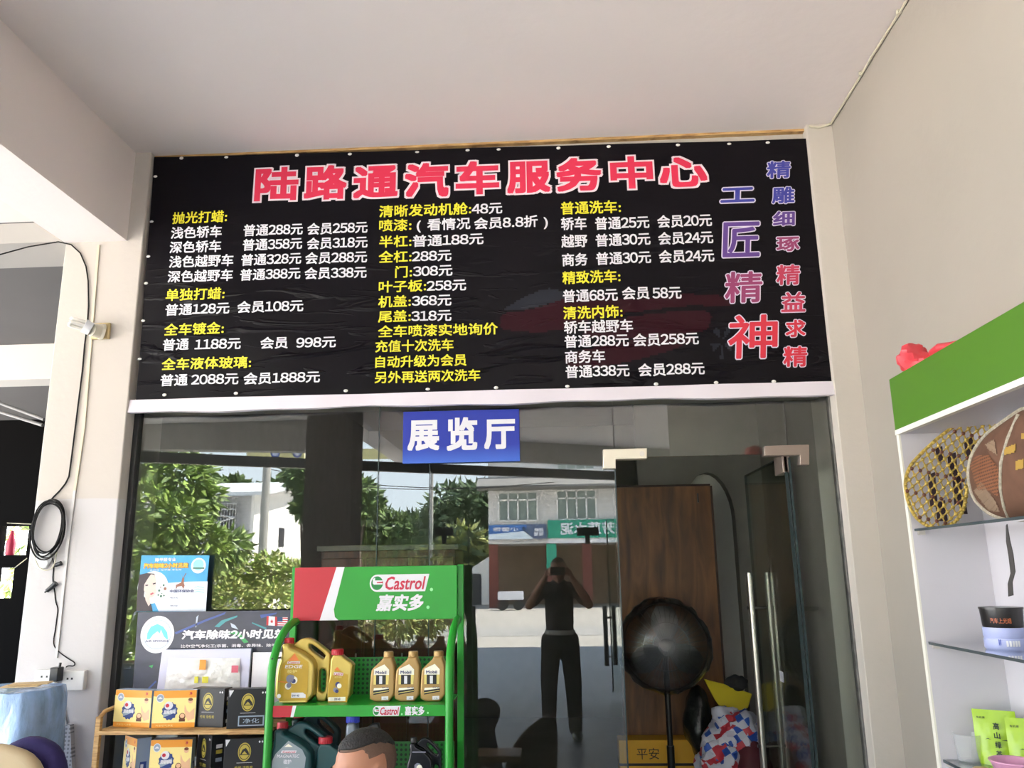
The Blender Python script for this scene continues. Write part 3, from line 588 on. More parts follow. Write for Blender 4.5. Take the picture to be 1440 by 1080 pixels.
at_([(1160, 70), (1250, 78), (1250, 158), (1157, 152)], 0, .0014); at_([(1160, 70), (1178, 72), (1175, 153), (1157, 152)], 5, .0018); at_([(1232, 76), (1250, 78), (1250, 158), (1232, 157)], 5, .0018)
at_([(1190, 112), (1200, 110), (1204, 92), (1209, 110), (1220, 112), (1212, 122), (1214, 132), (1204, 128), (1194, 132), (1197, 122)], 5, .0018)
at_([(1256, 80), (1345, 82), (1340, 160), (1256, 158)], 0, .0014)
for k in range(4): at_([(1256, 84 + k * 20), (1345, 86 + k * 20), (1345, 95 + k * 20), (1256, 93 + k * 20)], 5, .0018)
at_([(1256, 80), (1300, 81), (1300, 120), (1256, 119)], 2, .0022)
art.build('artwork', bm_, brd, smooth=False, fix=False)
mb = MB()
def ktx(s, x0, x1, y0, y1, m=0, off=.03, sh=0., bold=0.): p, q = c7(x0, y1), c7(x1, y0); KF.text(mb, s, p[0], q[0], p[1], q[1], m, .003, off, sh, bold)
ktx('汽车除味2小时见效', 412, 1330, 186, 275, 0, .0, .12, .0022); ktx('比尔空气净化王(杀菌、消毒、去异味、除甲醛)', 405, 1300, 312, 350, 0, .015)
ktx('AIR SPONGE', 92, 300, 276, 303, 2, .02)
mb.build('lettering', bm_, brd, smooth=False, fix=False)

# ================================================================ BAMBOO SHELF AND WHAT STANDS ON IT
SX0, SX1, SZ = -1.945, -1.20, 0.93
bs = thing('bamboo_shelf', 'low slatted bamboo shelf against the glass left of the green rack', 'shelf', ((SX0 + SX1) / 2, -0.25, 0))
def loc_box(p, x0, x1, y0, y1, z0, z1, m=0): p.box(x0 - (SX0 + SX1) / 2, x1 - (SX0 + SX1) / 2, y0 + .25, y1 + .25, z0, z1, m)
for x in (SX0, SX1 - .022):
    for y in (-.39, -.125):
        mb = MB(); loc_box(mb, x, x + .022, y, y + .02, 0, .985 if y < -.3 else 1.02); mb.build('post', bamboo, bs, .002)
for z in (SZ, .735, .45, .15):
    mb = MB(); loc_box(mb, SX0 + .005, SX1 - .005, -.392, -.378, z - .016, z)
    for k in range(7): loc_box(mb, SX0 + .005, SX1 - .005, -.372 + k * .037, -.372 + k * .037 + .028, z - .012, z)
    mb.build('shelf_board', bamboo, bs, .0015)
for x in (SX0 + .004, SX1 - .018):
    mb = MB(); c0 = (SX0 + SX1) / 2
    mb.tube([(x - c0 + .007, -.385 + .25, .975), (x - c0 + .007, -.34 + .25, 1.0), (x - c0 + .007, -.25 + .25, 1.005), (x - c0 + .007, -.17 + .25, 1.022), (x - c0 + .007, -.12 + .25, 1.03)], .009, 8); mb.build('side_rail', bamboo, bs)

orange = mat('box_orange', rgb(238, 158, 48), 0.4); cream = mat('box_cream', rgb(248, 228, 150), 0.4); steel = mat('box_bluegrey', rgb(150, 165, 185), 0.4)
navy = mat('box_navy', rgb(36, 62, 128), 0.4); blk = mat('box_black', rgb(20, 20, 25), 0.42); gold = mat('box_gold', rgb(186, 168, 70), 0.4); skin_p = mat('box_peach', rgb(236, 190, 150), 0.4); rd = mat('box_red', rgb(190, 40, 60), 0.4); brn = mat('box_brown', rgb(110, 60, 40), 0.4)
bmats = [orange, cream, steel, navy, white, skin_p, rd, brn, blk, gold]
def orange_box(name, label, x, y, z, rz, w=.19, h=.15, d=.05):
    t = thing(name, label, 'box', (x, y, z), rz, 'odour remover boxes on the bamboo shelf'); mb = MB(); mb.box(-w / 2, w / 2, -d / 2, d / 2, 0, h); 
    mb.m = [2, 2, 0, 0, 2, 2]; mb.build('carton', bmats, t, .0015, smooth=False)
    F = Face((-w / 2, -d / 2, 0), (w, 0, 0), (0, 0, h), (0, -1, 0)); a = MB(); A = h / w
    F.rect(a, 0, 1, .14, .80, 1); F.poly(a, [(0, .80), (0, .86), (.3, .80)], 1, .0012)
    F.disc(a, .16, .80, .09, 4, .0012, 20, .115); F.disc(a, .16, .80, .075, 2, .0014, 20, .096); F.poly(a, [(.1, .78), (.16, .84), (.22, .78)], 4, .0016)
    c = (.40, .45); k = 12
    F.poly(a, [(c[0] + (.19 if i % 2 else .165) * math.cos(PI * i / k), c[1] + (.25 if i % 2 else .215) * math.sin(PI * i / k)) for i in range(2 * k)], 3, .0014)
    F.disc(a, .37, .60, .10, 4, .0016, 16, .11); F.disc(a, .34, .60, .045, 6, .0018, 12, .05); F.poly(a, [(.24, .40), (.54, .52), (.55, .42), (.27, .29)], 2, .0016)
    F.poly(a, [(.74, .62), (.80, .46), (.86, .40), (.97, .52), (.98, .24), (.84, .18), (.78, .30), (.74, .44)], 5, .0014); F.disc(a, .87, .72, .06, 5, .0016, 12, .08); F.disc(a, .87, .75, .055, 7, .0018, 12, .04)
    F.disc(a, .70, .30, .075, 7, .0018, 14, .095); F.disc(a, .70, .32, .055, 5, .0020, 14, .06); F.rect(a, .63, .77, .17, .24, 7, .0018)
    a.build('artwork', bmats, t, smooth=False, fix=False); a = MB()
    F.text(a, '超级除味', .27, .54, .38, .48, 4, .0022, .03); F.text(a, '汽车空气净化', .10, .5, .045, .10, 1, .0022, .0); F.text(a, '净', .84, .90, .87, .95, 6, .0022, .03)
    G = Face((w / 2, -d / 2, 0), (0, d, 0), (0, 0, h), (1, 0, 0)); G.rect(a, .3, .75, .08, .40, 3, .0012); G.rect(a, .35, .55, .1, .34, 4, .0016)
    a.build('lettering', bmats, t, smooth=False, fix=False); return t
def black_box(name, label, x, y, z, rz, w=.19, h=.155, d=.06, window=False):
    t = thing(name, label, 'box', (x, y, z), rz, 'black product boxes on the bamboo shelf'); mb = MB(); mb.box(-w / 2, w / 2, -d / 2, d / 2, 0, h); mb.m = [8] * 6; mb.build('carton', bmats, t, .0015, smooth=False)
    F = Face((-w / 2, -d / 2, 0), (w, 0, 0), (0, 0, h), (0, -1, 0)); a = MB()
    F.poly(a, [(.02, .98), (.14, .98), (.04, .80)], 4, .0012)
    for q in (.86, .93): F.disc(a, q, .9, .022, 4, .0014, 10, .027)
    F.disc(a, .5, .66, .16, 9, .0012, 28, .23); F.disc(a, .5, .66, .14, 8, .0014, 28, .20); F.disc(a, .5, .66, .125, 9, .0016, 28, .18); F.poly(a, [(.39, .58), (.45, .72), (.53, .76), (.60, .66), (.62, .58)], 8, .0018); F.poly(a, [(.43, .6), (.5, .68), (.57, .6)], 9, .002)
    F.rect(a, .32, .70, .385, .393, 4, .0014)
    if window: F.rect(a, .28, .92, .06, .32, 2, .0014); F.rect(a, .31, .89, .09, .29, 8, .0016)
    a.build('artwork', bmats, t, smooth=False, fix=False); a = MB()
    F.text(a, '竹炭 活性炭', .28, .72, .23, .31, 9, .0018, .01) if not window else F.text(a, '净化', .4, .8, .13, .25, 2, .002, .01)
    G = Face((w / 2, -d / 2, 0), (0, d, 0), (0, 0, h), (1, 0, 0))
    for z_, m in ((.55, 9), (.68, 4), (.36, 2), (.1, 4)): G.rect(a, .3, .7, z_, z_ + .09, m, .0012)
    a.build('lettering', bmats, t, smooth=False, fix=False); return t
def bx(px, Y): return float(at(px, 1020, Y)[0])
orange_box('odour_remover_box', 'orange and cream carton first from the left on the upper bamboo shelf', bx(190, -.29), -.29, SZ, -.22, .185)
orange_box('odour_remover_box', 'orange and cream carton second from the left on the upper bamboo shelf', bx(246, -.31), -.31, SZ, .12, .178)
black_box('carbon_box', 'black carton with a gold oval emblem beside the orange cartons, upper bamboo shelf', bx(296, -.29), -.29, SZ, -.15, .15)
black_box('carbon_box', 'black carton with a grey window strip at the right end of the upper bamboo shelf', bx(349, -.32), -.32, SZ, .16, .165, window=True)
SZ2 = .735
orange_box('odour_remover_box', 'orange carton turned sideways at the left of the lower bamboo shelf', bx(196, -.28), -.28, SZ2, -.72, .13, .155, .06)
orange_box('odour_remover_box', 'orange and cream carton facing forward on the lower bamboo shelf', bx(246, -.31), -.31, SZ2, .12, .17, .15)
black_box('carbon_box', 'black carton turned sideways on the lower bamboo shelf', bx(300, -.27), -.27, SZ2, -.72, .13, .165, .07)
black_box('carbon_box', 'plain-looking black carton at the right end of the lower bamboo shelf', bx(348, -.31), -.31, SZ2, .16, .165, .155)
# white display boards behind the boxes
def wp(px, py, Y=-.11): p = at(px, py, Y); return p[0], p[2]
t = thing('display_case', 'white shallow display case with a crinkled clear bag, standing behind the orange boxes', 'display case', (wp(282, 980)[0], -.11, SZ)); o = t.location
q = [wp(217, 982), wp(347, 980), wp(353, 912), wp(228, 914)]; mb = MB()
mb.hexa([(q[0][0] - o.x, 0, 0), (q[1][0] - o.x, 0, 0), (q[1][0] - o.x, .018, 0), (q[0][0] - o.x, .018, 0), (q[3][0] - o.x, 0, q[3][1] - o.z), (q[2][0] - o.x, 0, q[2][1] - o.z), (q[2][0] - o.x, .018, q[2][1] - o.z), (q[3][0] - o.x, .018, q[3][1] - o.z)])
mb.build('backboard', mat('case_white', rgb(214, 214, 238), 0.5), t, .002)
mb = MB(); N = 26; V = []; Fc = []
for j in range(N + 1):
    for i in range(N + 1):
        a, b = i / N, j / N; px = 230 + 108 * a + 8 * b * (1 - a); py = 980 - 55 * b; p = wp(px, py)
        k = math.sin(PI * a) ** .5 * math.sin(PI * b) ** .5
        h = .004 + .016 * k * (0.5 + abs(noise.noise((a * 7, b * 5 + a * 3, 1.7)))); V.append((p[0] - o.x, -h, max(p[1] - o.z, 0.001)))
for j in range(N):
    for i in range(N): Fc.append((j * (N + 1) + i, j * (N + 1) + i + 1, (j + 1) * (N + 1) + i + 1, (j + 1) * (N + 1) + i))
mb.add(V, Fc); mb.build('plastic_bag', mat('crinkled_film', (0.80, 0.79, 0.78), 0.18, bump=0.6, bscale=30), t)
mb = MB(); WF = Face((-o.x, -.11 - o.y - .022, -o.z), (1, 0, 0), (0, 0, 1), (0, -1, 0))
for px, py, w, h, m in ((283, 934, 10, 14, 0), (276, 955, 6, 9, 1), (287, 955, 6, 9, 1), (328, 940, 10, 10, 2), (292, 955, 4, 9, 1)):
    a = wp(px, py + h / 2); b = wp(px + w, py - h / 2); WF.rect(mb, a[0], b[0], a[1], b[1], m, .001)
mb.build('tags', [mat('tag_orange', rgb(245, 160, 60), .5), mat('tag_yellow', rgb(240, 232, 80), .5), mat('tag_pink', rgb(214, 100, 120), .5)], t, smooth=False)
mb = MB(); a = wp(351, 1000, -.10); b = wp(400, 917, -.10); mb.box(a[0], b[0], -.10, -.09, SZ, b[1]); tag(mb.build('white_board', mat('board_white', rgb(208, 214, 240), .5), None, .002), 'plain white board behind the black boxes, left of the green rack', 'board')
mb = MB(); a = wp(318, 1000, -.20); b = wp(378, 975, -.20); mb.box(a[0], b[0], -.215, -.195, SZ, b[1] + .006); tag(mb.build('cardboard_sheet', mat('kraft_card', rgb(206, 176, 130), .7), None), 'strip of kraft cardboard behind the black boxes', 'cardboard')

# ================================================================ GREEN OIL RACK
RX0, RX1, RF, RB = -1.185, -0.442, -0.50, -0.20
rack = thing('oil_rack', 'green metal motor oil display rack with a red and green header', 'rack', ((RX0 + RX1) / 2, (RF + RB) / 2, 0)); rc = rack.location
def RP(x, y, z): return (x - rc.x, y - rc.y, z)
HB = [at(413, 873, RB), at(643, 867, RB)]; HT = [at(414, 799, RB), at(644, 795, RB)]; hz0, hz1 = 1.352, 1.582; hx0, hx1 = HB[0][0], HB[1][0]
mb = MB(); mb.box(hx0 - rc.x, hx1 - rc.x, RB - rc.y - .012, RB - rc.y + .012, hz0, hz1); hdr = mb.build('header_panel', green, rack, .002)
HF = Face(RP(hx0, RB - .012, hz0), (hx1 - hx0, 0, 0), (0, 0, hz1 - hz0), (0, -1, 0))
hm = [red, white, mat('logo_green', rgb(20, 130, 60), .4), mat('logo_crimson', rgb(196, 36, 66), .4), mat('logo_mint', rgb(150, 232, 160), .4)]
def logo(F, mb, a0, a1, b0, b1, txt=True):
    w, h = a1 - a0, b1 - b0; L = lambda x, y: (a0 + w * x, b0 + h * y)
    n = 12; pts = [L(.125 + .125 * math.cos(PI / 2 + PI * i / n), .5 + .5 * math.sin(PI / 2 + PI * i / n)) for i in range(n + 1)] + [L(.93, 0), L(1.0, 1)]
    F.poly(mb, pts, 1, .001)
    F.poly(mb, [L(.125 + .10 * math.cos(2 * PI * i / 24), .5 + .40 * math.sin(2 * PI * i / 24)) for i in range(24)], 2, .0013)
    F.poly(mb, [L(.07, .42), L(.215, .42), L(.215, .66), L(.09, .66), L(.09, .82), L(.05, .75), L(.05, .5)], 1, .0016); F.poly(mb, [L(.12, .50), L(.225, .50), L(.225, .59), L(.12, .56)], 3, .0019)
    g0, g1 = L(.25, .13), L(.90, .86); F.text(mb, 'Castrol', g0[0], g1[0], g0[1], g1[1], 3, .002, .022, .10 * (w / h) * .5, 0, True)
mb = MB(); HF.poly(mb, [(0, 0), (.165, 0), (.258, 1), (0, 1)], 0); HF.poly(mb, [(.165, 0), (.28, 0), (.258, .06), (.25, .2), (.308, 1), (.258, 1)], 1)
logo(HF, mb, .466, .832, .52, .845)
mb.build('logo', hm, hdr, smooth=False, fix=False); mb = MB()
HF.text(mb, '嘉实多', .51, .785, .17, .46, 1, .002, .035, .07); HF.disc(mb, .845, .55, .010, 4, .001, 14, .032); HF.disc(mb, .825, .22, .010, 4, .001, 14, .032); mb.build('lettering', hm, hdr, smooth=False, fix=False)
for x in (RX0 - .006, RX1 + .004):
    mb = MB(); mb.box(x - .014 - rc.x, x + .014 - rc.x, RB + .0125 - rc.y, RB + .034 - rc.y, 0, hz1 + .004); mb.build('rear_post', green, rack, .003)
for x in (RX0 + .015, RX1 - .004):
    pts = [(x, RF, 0), (x, RF, .5), (x, RF, 1.14)] + [(x, RF + (RB - RF) * (1 - math.cos(t)), 1.14 + .21 * math.sin(t)) for t in [PI / 2 * i / 8 for i in range(1, 9)]]
    pts = [(p[0], min(p[1], RB + .01), p[2]) for p in pts]
    mb = MB(); mb.tube([RP(*p) for p in pts], .0165, 12); mb.build('side_tube', green, rack)
perf = pattern_mat('perforated_green', [rgb(30, 120, 42), rgb(8, 50, 16)], 'dots', 52, .4)
S1, S2 = 1.040, .695
for z, nm in ((S1, 0), (S2, 1), (.35, 2)):
    mb = MB(); mb.box(RX0 + .005 - rc.x, RX1 - .005 - rc.x, RF + .02 - rc.y, RB - .012 - rc.y, z - .006, z); sh = mb.build('shelf', green, rack)
    mb = MB(); mb.box(RX0 + .005 - rc.x, RX1 - .012 - rc.x, RF - .004 - rc.y, RF + .02 - rc.y, z - .042, z + .001); lip = mb.build('shelf_lip', green, sh, .002)
    LF = Face(RP(RX0 + .005, RF - .004, z - .042), (RX1 - RX0 - .017, 0, 0), (0, 0, .043), (0, -1, 0)); mb = MB()
    LF.poly(mb, [(0.02, 0), (.135, 0), (.145, 1), (0.02, 1)], 0); LF.poly(mb, [(.135, 0), (.152, 0), (.165, 1), (.145, 1)], 1)
    logo(LF, mb, .592, .745, .06, .92); LF.text(mb, '嘉实多', .77, .875, .12, .88, 1, .002, .03); LF.disc(mb, .752, .2, .005, 4, .001, 8, .1); LF.disc(mb, .895, .3, .005, 4, .001, 8, .1)
    mb.build('lettering', hm, sh, smooth=False, fix=False)
    mb = MB(); mb.box(RX0 + .01 - rc.x, RX1 - .02 - rc.x, RB - .012 - rc.y, RB - .008 - rc.y, z, z + .155); mb.build('perforated_back', perf, rack, smooth=False)
mb = MB()
for z in (.2, 1.22, .9): mb.cone(RP(RX0 + .015, RF, z), RP(RX0, RB + .02, z - .02), .004, n=8)
mb.build('brace', mat('black_bolt', (.02, .02, .02), .4), rack)

# ---------------------------------------------------------------- oil containers
def curve_solid(outlines, depth, bevel):
    cu = bpy.data.curves.new('outline', 'CURVE'); cu.dimensions = '2D'; cu.fill_mode = 'BOTH'; cu.extrude = max(0.0001, depth / 2 - bevel); cu.bevel_depth = bevel; cu.bevel_resolution = 3; cu.offset = -bevel
    for pts in outlines:
        sp_ = cu.splines.new('POLY'); sp_.points.add(len(pts) - 1); sp_.use_cyclic_u = True
        for p, q in zip(sp_.points, pts): p.co = (q[0], q[1], 0, 1)
    o = bpy.data.objects.new('outline', cu); COL.objects.link(o); me = bpy.data.meshes.new_from_object(o.evaluated_get(bpy.context.evaluated_depsgraph_get()))
    v = [(p.co.x, -p.co.z, p.co.y) for p in me.vertices]; f = [list(p.vertices) for p in me.polygons]
    bpy.data.objects.remove(o); bpy.data.curves.remove(cu); bpy.data.meshes.remove(me); return v, f
def cap_mesh(mb, x, z, r, h, m=0):
    n = 40; prof = [(r, 0), (r, h * .85), (r * .9, h), (0, h)]; vs = []
    o = len(mb.v); mb.lathe(prof, (x, 0, z), n, m)
    for i in range(len(prof) - 1):
        for j in range(0, n, 2):
            k = o + i * n + j; v = mb.v[k]; f = .93 if i < 2 else 1; mb.v[k] = (x + (v[0] - x) * f, v[1] * f, v[2])
goldp = mat('gold_jug_plastic', rgb(196, 172, 92), .28, .55); goldl = mat('gold_label', rgb(186, 150, 42), .35, .2, var=.12, vscale=14); redc = mat('red_cap', rgb(186, 24, 42), .35)
teal = mat('teal_jug_plastic', rgb(30, 74, 78), .32); teal_l = mat('silver_label', rgb(150, 160, 166), .35, .3); khaki = mat('champagne_plastic', rgb(172, 138, 84), .35, .3)
lm = [goldl, white, mat('label_orange', rgb(226, 120, 50), .5), mat('label_navy', rgb(44, 52, 110), .5), mat('label_grey', rgb(130, 130, 150), .5), black_pl, mat('label_rose', rgb(210, 140, 110), .5), teal_l, teal, mat('label_cream', rgb(242, 238, 220), .5), hm[3], mat('label_palegold', rgb(226, 206, 120), .4)]
def big_jug(label, x, y, z, w, h, plastic, style, group, rz=0.):
    t = thing('oil_jug', label, 'oil jug', (x, y, z), rz, group); U = w / 640; VV = h / 830
    c = lambda X, Yy: ((X - 430) * U, (980 - Yy) * VV)
    body = smooth_poly([c(*p) for p in [(112, 978), (112, 600), (130, 500), (168, 405), (172, 330), (168, 212), (268, 212), (272, 262), (345, 290), (430, 330), (560, 430), (600, 500), (600, 978)]], 1)
    mb = MB(); mb.add(*curve_solid([body], w * .52, w * .05)); mb.build('body', plastic, t)
    outer = smooth_poly([c(*p) for p in [(560, 978), (560, 440), (430, 340), (272, 262), (272, 235), (330, 190), (385, 152), (480, 152), (600, 235), (748, 355), (752, 420), (748, 978)]], 1)
    h1 = smooth_poly([c(*p) for p in [(470, 232), (520, 240), (690, 375), (672, 425), (640, 420), (475, 300)]], 1); h2 = smooth_poly([c(*p) for p in [(612, 590), (640, 555), (690, 565), (702, 640), (698, 830), (665, 872), (612, 850)]], 1)
    v, f = curve_solid([outer, h1, h2], w * .2, w * .035); mb = MB(); mb.add([(p[0], p[1] + w * .08, p[2]) for p in v], f); mb.build('handle', plastic, t)
    mb = MB(); a = c(215, 222); cap_mesh(mb, a[0], a[1], 62 * U, 75 * VV); mb.build('cap', black_pl if style == 'black' else redc, t)
    d = w * .26; F = Face((0, -d - .0008, 0), (1, 0, 0), (0, 0, 1), (0, -1, 0)); art = MB(); P = lambda pts, m, h=.001: F.poly(art, [c(*p) for p in pts], m, h)
    T = lambda s, x0, x1, y0, y1, m, off=.02, sh=0, lat=True: (lambda p, q: F.text(art, s, p[0], q[0], p[1], q[1], m, .0028, off, sh, 0, lat))(c(x0, y1), c(x1, y0))
    if style == 'gold':
        P([(178, 960), (178, 560), (200, 470), (345, 325), (520, 450), (525, 500), (525, 960)], 0)
        P([(270, 430), (345, 335), (405, 430)], 2, .0014); P([(255, 468), (262, 438), (420, 438), (415, 468)], 1, .0016); T('Castrol', 268, 408, 441, 465, 10)
        T('EDGE', 232, 445, 485, 525, 1, .03, .2); T('极护', 262, 385, 545, 590, 11, .03, 0, False)
        for X, Yy, r, m in ((300, 660, 48, 4), (350, 680, 45, 9), (345, 690, 28, 3), (280, 755, 40, 9), (290, 745, 30, 4), (330, 640, 25, 4)): a = c(X, Yy); F.disc(art, a[0], a[1], r * U, m, .0014 + .0001 * (X % 7), 14)
        P([(150, 690), (265, 700), (265, 712), (150, 700)], 2, .0016); P([(325, 838), (470, 838), (505, 865), (505, 905), (325, 905)], 1, .0016); T('0W-40', 335, 425, 862, 888, 3)
        a = c(172, 880); F.disc(art, a[0], a[1], 26 * U, 1, .0016, 16); P([(180, 945), (505, 940), (505, 958), (180, 958)], 11, .0014)
    elif style == 'black':
        for X, Yy, r, m in ((330, 560, 70, 4), (360, 580, 60, 9), (400, 640, 60, 11), (300, 640, 45, 9), (345, 640, 40, 5)): a = c(X, Yy); F.disc(art, a[0], a[1], r * U, m, .0014 + .0001 * (X % 7), 7)
        P([(220, 330), (480, 330), (480, 350), (220, 350)], 4)
    else:
        P([(178, 960), (170, 560), (205, 480), (345, 330), (500, 430), (545, 520), (520, 800), (430, 960)], 7); P([(300, 400), (345, 365), (395, 400)], 9, .0014)
        P([(265, 470), (275, 440), (440, 440), (432, 470)], 1, .0016); T('Castrol', 285, 425, 443, 467, 10); T('MAGNATEC', 225, 470, 485, 520, 1, .02, .15); T('磁护', 300, 385, 540, 590, 1, .02, 0, False)
        for X, Yy, r, m in ((340, 700, 60, 9), (345, 705, 40, 8)): a = c(X, Yy); F.disc(art, a[0], a[1], r * U, m, .0014 + .0002 * (m == 8), 18)
        P([(280, 700), (420, 660), (415, 680), (290, 720)], 1, .0018)
    art.build('front_label', lm, t, smooth=False, fix=False); return t
def small_bottle(label, x, y, z, w, h, plastic, style, group, capm, rz=0.):
    t = thing('oil_bottle', label, 'oil bottle', (x, y, z), rz, group)
    if style == 'mobil':
        c = lambda X, Yy: ((X - 290) * w / 405, (935 - Yy) * h / 850)
        body = smooth_poly([c(*p) for p in [(88, 933), (84, 700), (100, 420), (125, 370), (230, 270), (285, 215), (290, 180), (440, 180), (442, 215), (475, 300), (490, 380), (490, 933)]], 1); capx, capz, capr, caph = c(364, 190)[0], c(364, 190)[1], 79 * w / 405, 100 * h / 850
    else:
        c = lambda X, Yy: ((X - 525) * w / 165, (590 - Yy) * h / 400)
        body = smooth_poly([c(*p) for p in [(445, 588), (446, 470), (458, 400), (462, 230), (535, 230), (545, 245), (618, 300), (612, 345), (604, 588)]], 1); capx, capz, capr, caph = c(498, 232)[0], c(498, 232)[1], 42 * w / 165, 44 * h / 400
    mb = MB(); mb.add(*curve_solid([body], w * .55, w * .075)); mb.build('body', plastic, t)
    mb = MB(); cap_mesh(mb, capx, capz, capr, caph); mb.build('cap', capm, t)
    d = w * .275; F = Face((0, -d - .0006, 0), (1, 0, 0), (0, 0, 1), (0, -1, 0)); art = MB(); P = lambda pts, m, h=.001: F.poly(art, [c(*p) for p in pts], m, h)
    T = lambda s, x0, x1, y0, y1, m, off=.02, sh=0, lat=True: (lambda p, q: F.text(art, s, p[0], q[0], p[1], q[1], m, .0028, off, sh, 0, lat))(c(x0, y1), c(x1, y0))
    if style == 'mobil':
        P([(150, 480), (155, 380), (320, 300), (400, 390), (400, 480)], 9); P([(150, 480), (400, 480), (390, 640), (150, 640)], 11, .0009); P([(160, 700), (395, 690), (400, 720), (150, 740)], 9, .001); T('Mobil', 182, 355, 410, 460, 3, .03)
        a, b = c(238, 458)[0], c(264, 458)[0]; F.rect(art, *c(190, 640)[:1], c(350, 640)[0], c(190, 640)[1], c(190, 480)[1], 5, .0014); T('1', 246, 288, 500, 625, 1, .03)
        P([(148, 745), (405, 710), (405, 765), (152, 815)], 5, .0014); P([(150, 778), (400, 738), (400, 748), (150, 790)], 11, .0016); T('0W-40', 290, 395, 680, 705, 3, .01, .1)
        P([(285, 840), (395, 835), (395, 895), (285, 900)], 1, .0014); T('1L', 325, 375, 862, 884, 4)
    else:
        base = 0 if style == 'gold' else 8
        if style == 'gold': P([(455, 588), (456, 460), (470, 400), (510, 325), (560, 370), (588, 380), (588, 588)], base); P([(492, 345), (512, 320), (535, 350)], 2, .0014); P([(488, 382), (492, 360), (556, 366), (552, 388)], 1, .0016); T('Castrol', 494, 550, 364, 383, 10); T('EDGE', 498, 545, 392, 404, 11)
        else: P([(470, 440), (470, 420), (510, 395), (560, 420), (560, 440)], 7, .0012); T('MAGNATEC', 455, 590, 455, 475, 1)
        for X, Yy, r, m in ((520, 455, 18, 3), (530, 465, 16, 9), (505, 495, 16, 4), (515, 505, 12, 3)): a = c(X, Yy); F.disc(art, a[0], a[1], r * w / 165, m, .0014 + .0001 * (X % 7), 12)
        P([(458, 580), (458, 550), (575, 548), (575, 580)], 9, .0014); T('0W-40', 500, 540, 555, 573, 3)
    art.build('front_label', lm, t, smooth=False, fix=False); return t
JY = -.395
def jx(px, py=985, Y=JY): return float(at(px, py, Y)[0])
g1 = 'gold oil containers on the upper rack shelf'; g2 = 'champagne oil bottles on the upper rack shelf'; g3 = 'dark oil containers on the lower rack shelf'
big_jug('large gold oil jug with red cap at the left end of the upper rack shelf', jx(427), JY, S1, .212, .252, goldp, 'gold', g1)
small_bottle('slim gold oil bottle with red cap beside the large gold jug', jx(478), JY, S1, .100, .205, goldp, 'gold', g1, redc)
for px, l in ((539, 'first champagne-gold oil bottle from the left on the upper rack shelf'), (574, 'middle one of the three champagne-gold oil bottles'), (610, 'champagne-gold oil bottle nearest the right post of the rack')):
    small_bottle(l, jx(px), JY, S1, .103, .196, khaki, 'mobil', g2, khaki)
big_jug('large dark teal oil jug with red cap in front on the lower rack shelf', jx(422, 1070, -.43), -.43, S2, .232, .272, teal, 'teal', g3)
big_jug('dark teal oil jug standing behind the front one on the lower rack shelf', jx(441, 1060, -.29), -.29, S2, .21, .29, mat('dark_teal_plastic', rgb(18, 48, 50), .35), 'teal', g3)
small_bottle('small dark teal oil bottle with red cap beside the large teal jug', jx(463, 1070, -.43), -.43, S2, .112, .215, teal, 'teal', g3, redc)
t = thing('oil_bottle', 'grey oil bottle with a bright blue cap behind the seated man', 'oil bottle', (jx(506, 1050, -.36), -.36, S2), 0, g3)
mb = MB(); w = .135; mb.add(*curve_solid([smooth_poly([(-w / 2, 0), (-w / 2, .17), (-.055, .2), (-.052, .262), (-.012, .262), (-.01, .215), (w / 2, .17), (w / 2, 0)], 1)], .07, .012)); mb.build('body', mat('steel_grey_plastic', rgb(140, 146, 156), .3, .4), t)
mb = MB(); cap_mesh(mb, -.032, .258, .028, .045); mb.build('cap', mat('blue_cap', rgb(40, 66, 214), .35), t)
mb = MB(); mb.add(*curve_solid([smooth_poly([(.0, .215), (.05, .255), (.085, .255), (.078, .15), (.062, .15), (.055, .225)], 1)], .03, .006)); mb.build('handle', black_pl, t)
t = big_jug('glossy black oil jug on the lower rack shelf right of the seated man', jx(597, 1075, -.40), -.40, S2, .135, .205, mat('gloss_black_plastic', (.012, .013, .018), .22), 'black', g3)

# ================================================================ RIGHT SHELF UNIT
CX, CY0 = 1.165, -1.10            # open front faces -x; far end at CY0; runs towards the camera
lam = mat('white_laminate', (0.62, 0.59, 0.625), 0.45); lam_e = mat('ivory_edging', (0.82, 0.79, 0.70), 0.45); grn = mat('cabinet_green', rgb(76, 122, 26), 0.5)
CYN = -3.2; CB = 1.447
su = thing('shelf_unit', 'tall white shelf unit with a green header and glass shelves along the right wall', 'shelf unit', (CX, CY0, 0))
def cb(m_, x0, x1, y0, y1, z0, z1, k=0): m_.box(x0 - CX, x1 - CX, y0 - CY0, y1 - CY0, z0, z1, k)
mb = MB(); cb(mb, CX + .004, CB, CY0 - .018, CY0, 0, 2.17); mb.build('side_panel', lam, su, smooth=False)
mb = MB(); cb(mb, CX - .002, CX + .004, CY0 - .0185, CY0 + .0005, 0, 2.175); mb.build('edging', lam_e, su, smooth=False)
mb = MB(); cb(mb, CB - .045, CB, CYN, CY0 - .018, 0, 2.17); mb.build('back_panel', lam, su, smooth=False)
mb = MB(); cb(mb, CX + .004, CB, CYN, CY0 - .018, 1.985, 2.0); cb(mb, CX + .004, CB, CYN, CY0, 2.155, 2.175); mb.build('top_panel', lam, su, smooth=False)
mb = MB(); cb(mb, CX - .004, CX + .012, CYN, CY0 - .002, 2.0, 2.178); mb.build('header_board', grn, su, smooth=False)
mb = MB(); cb(mb, CX - .006, CX + .014, CYN, CY0 - .001, 1.983, 2.0); mb.build('header_edging', lam_e, su, smooth=False)
zs = [1.668, 1.312, .963, .6]
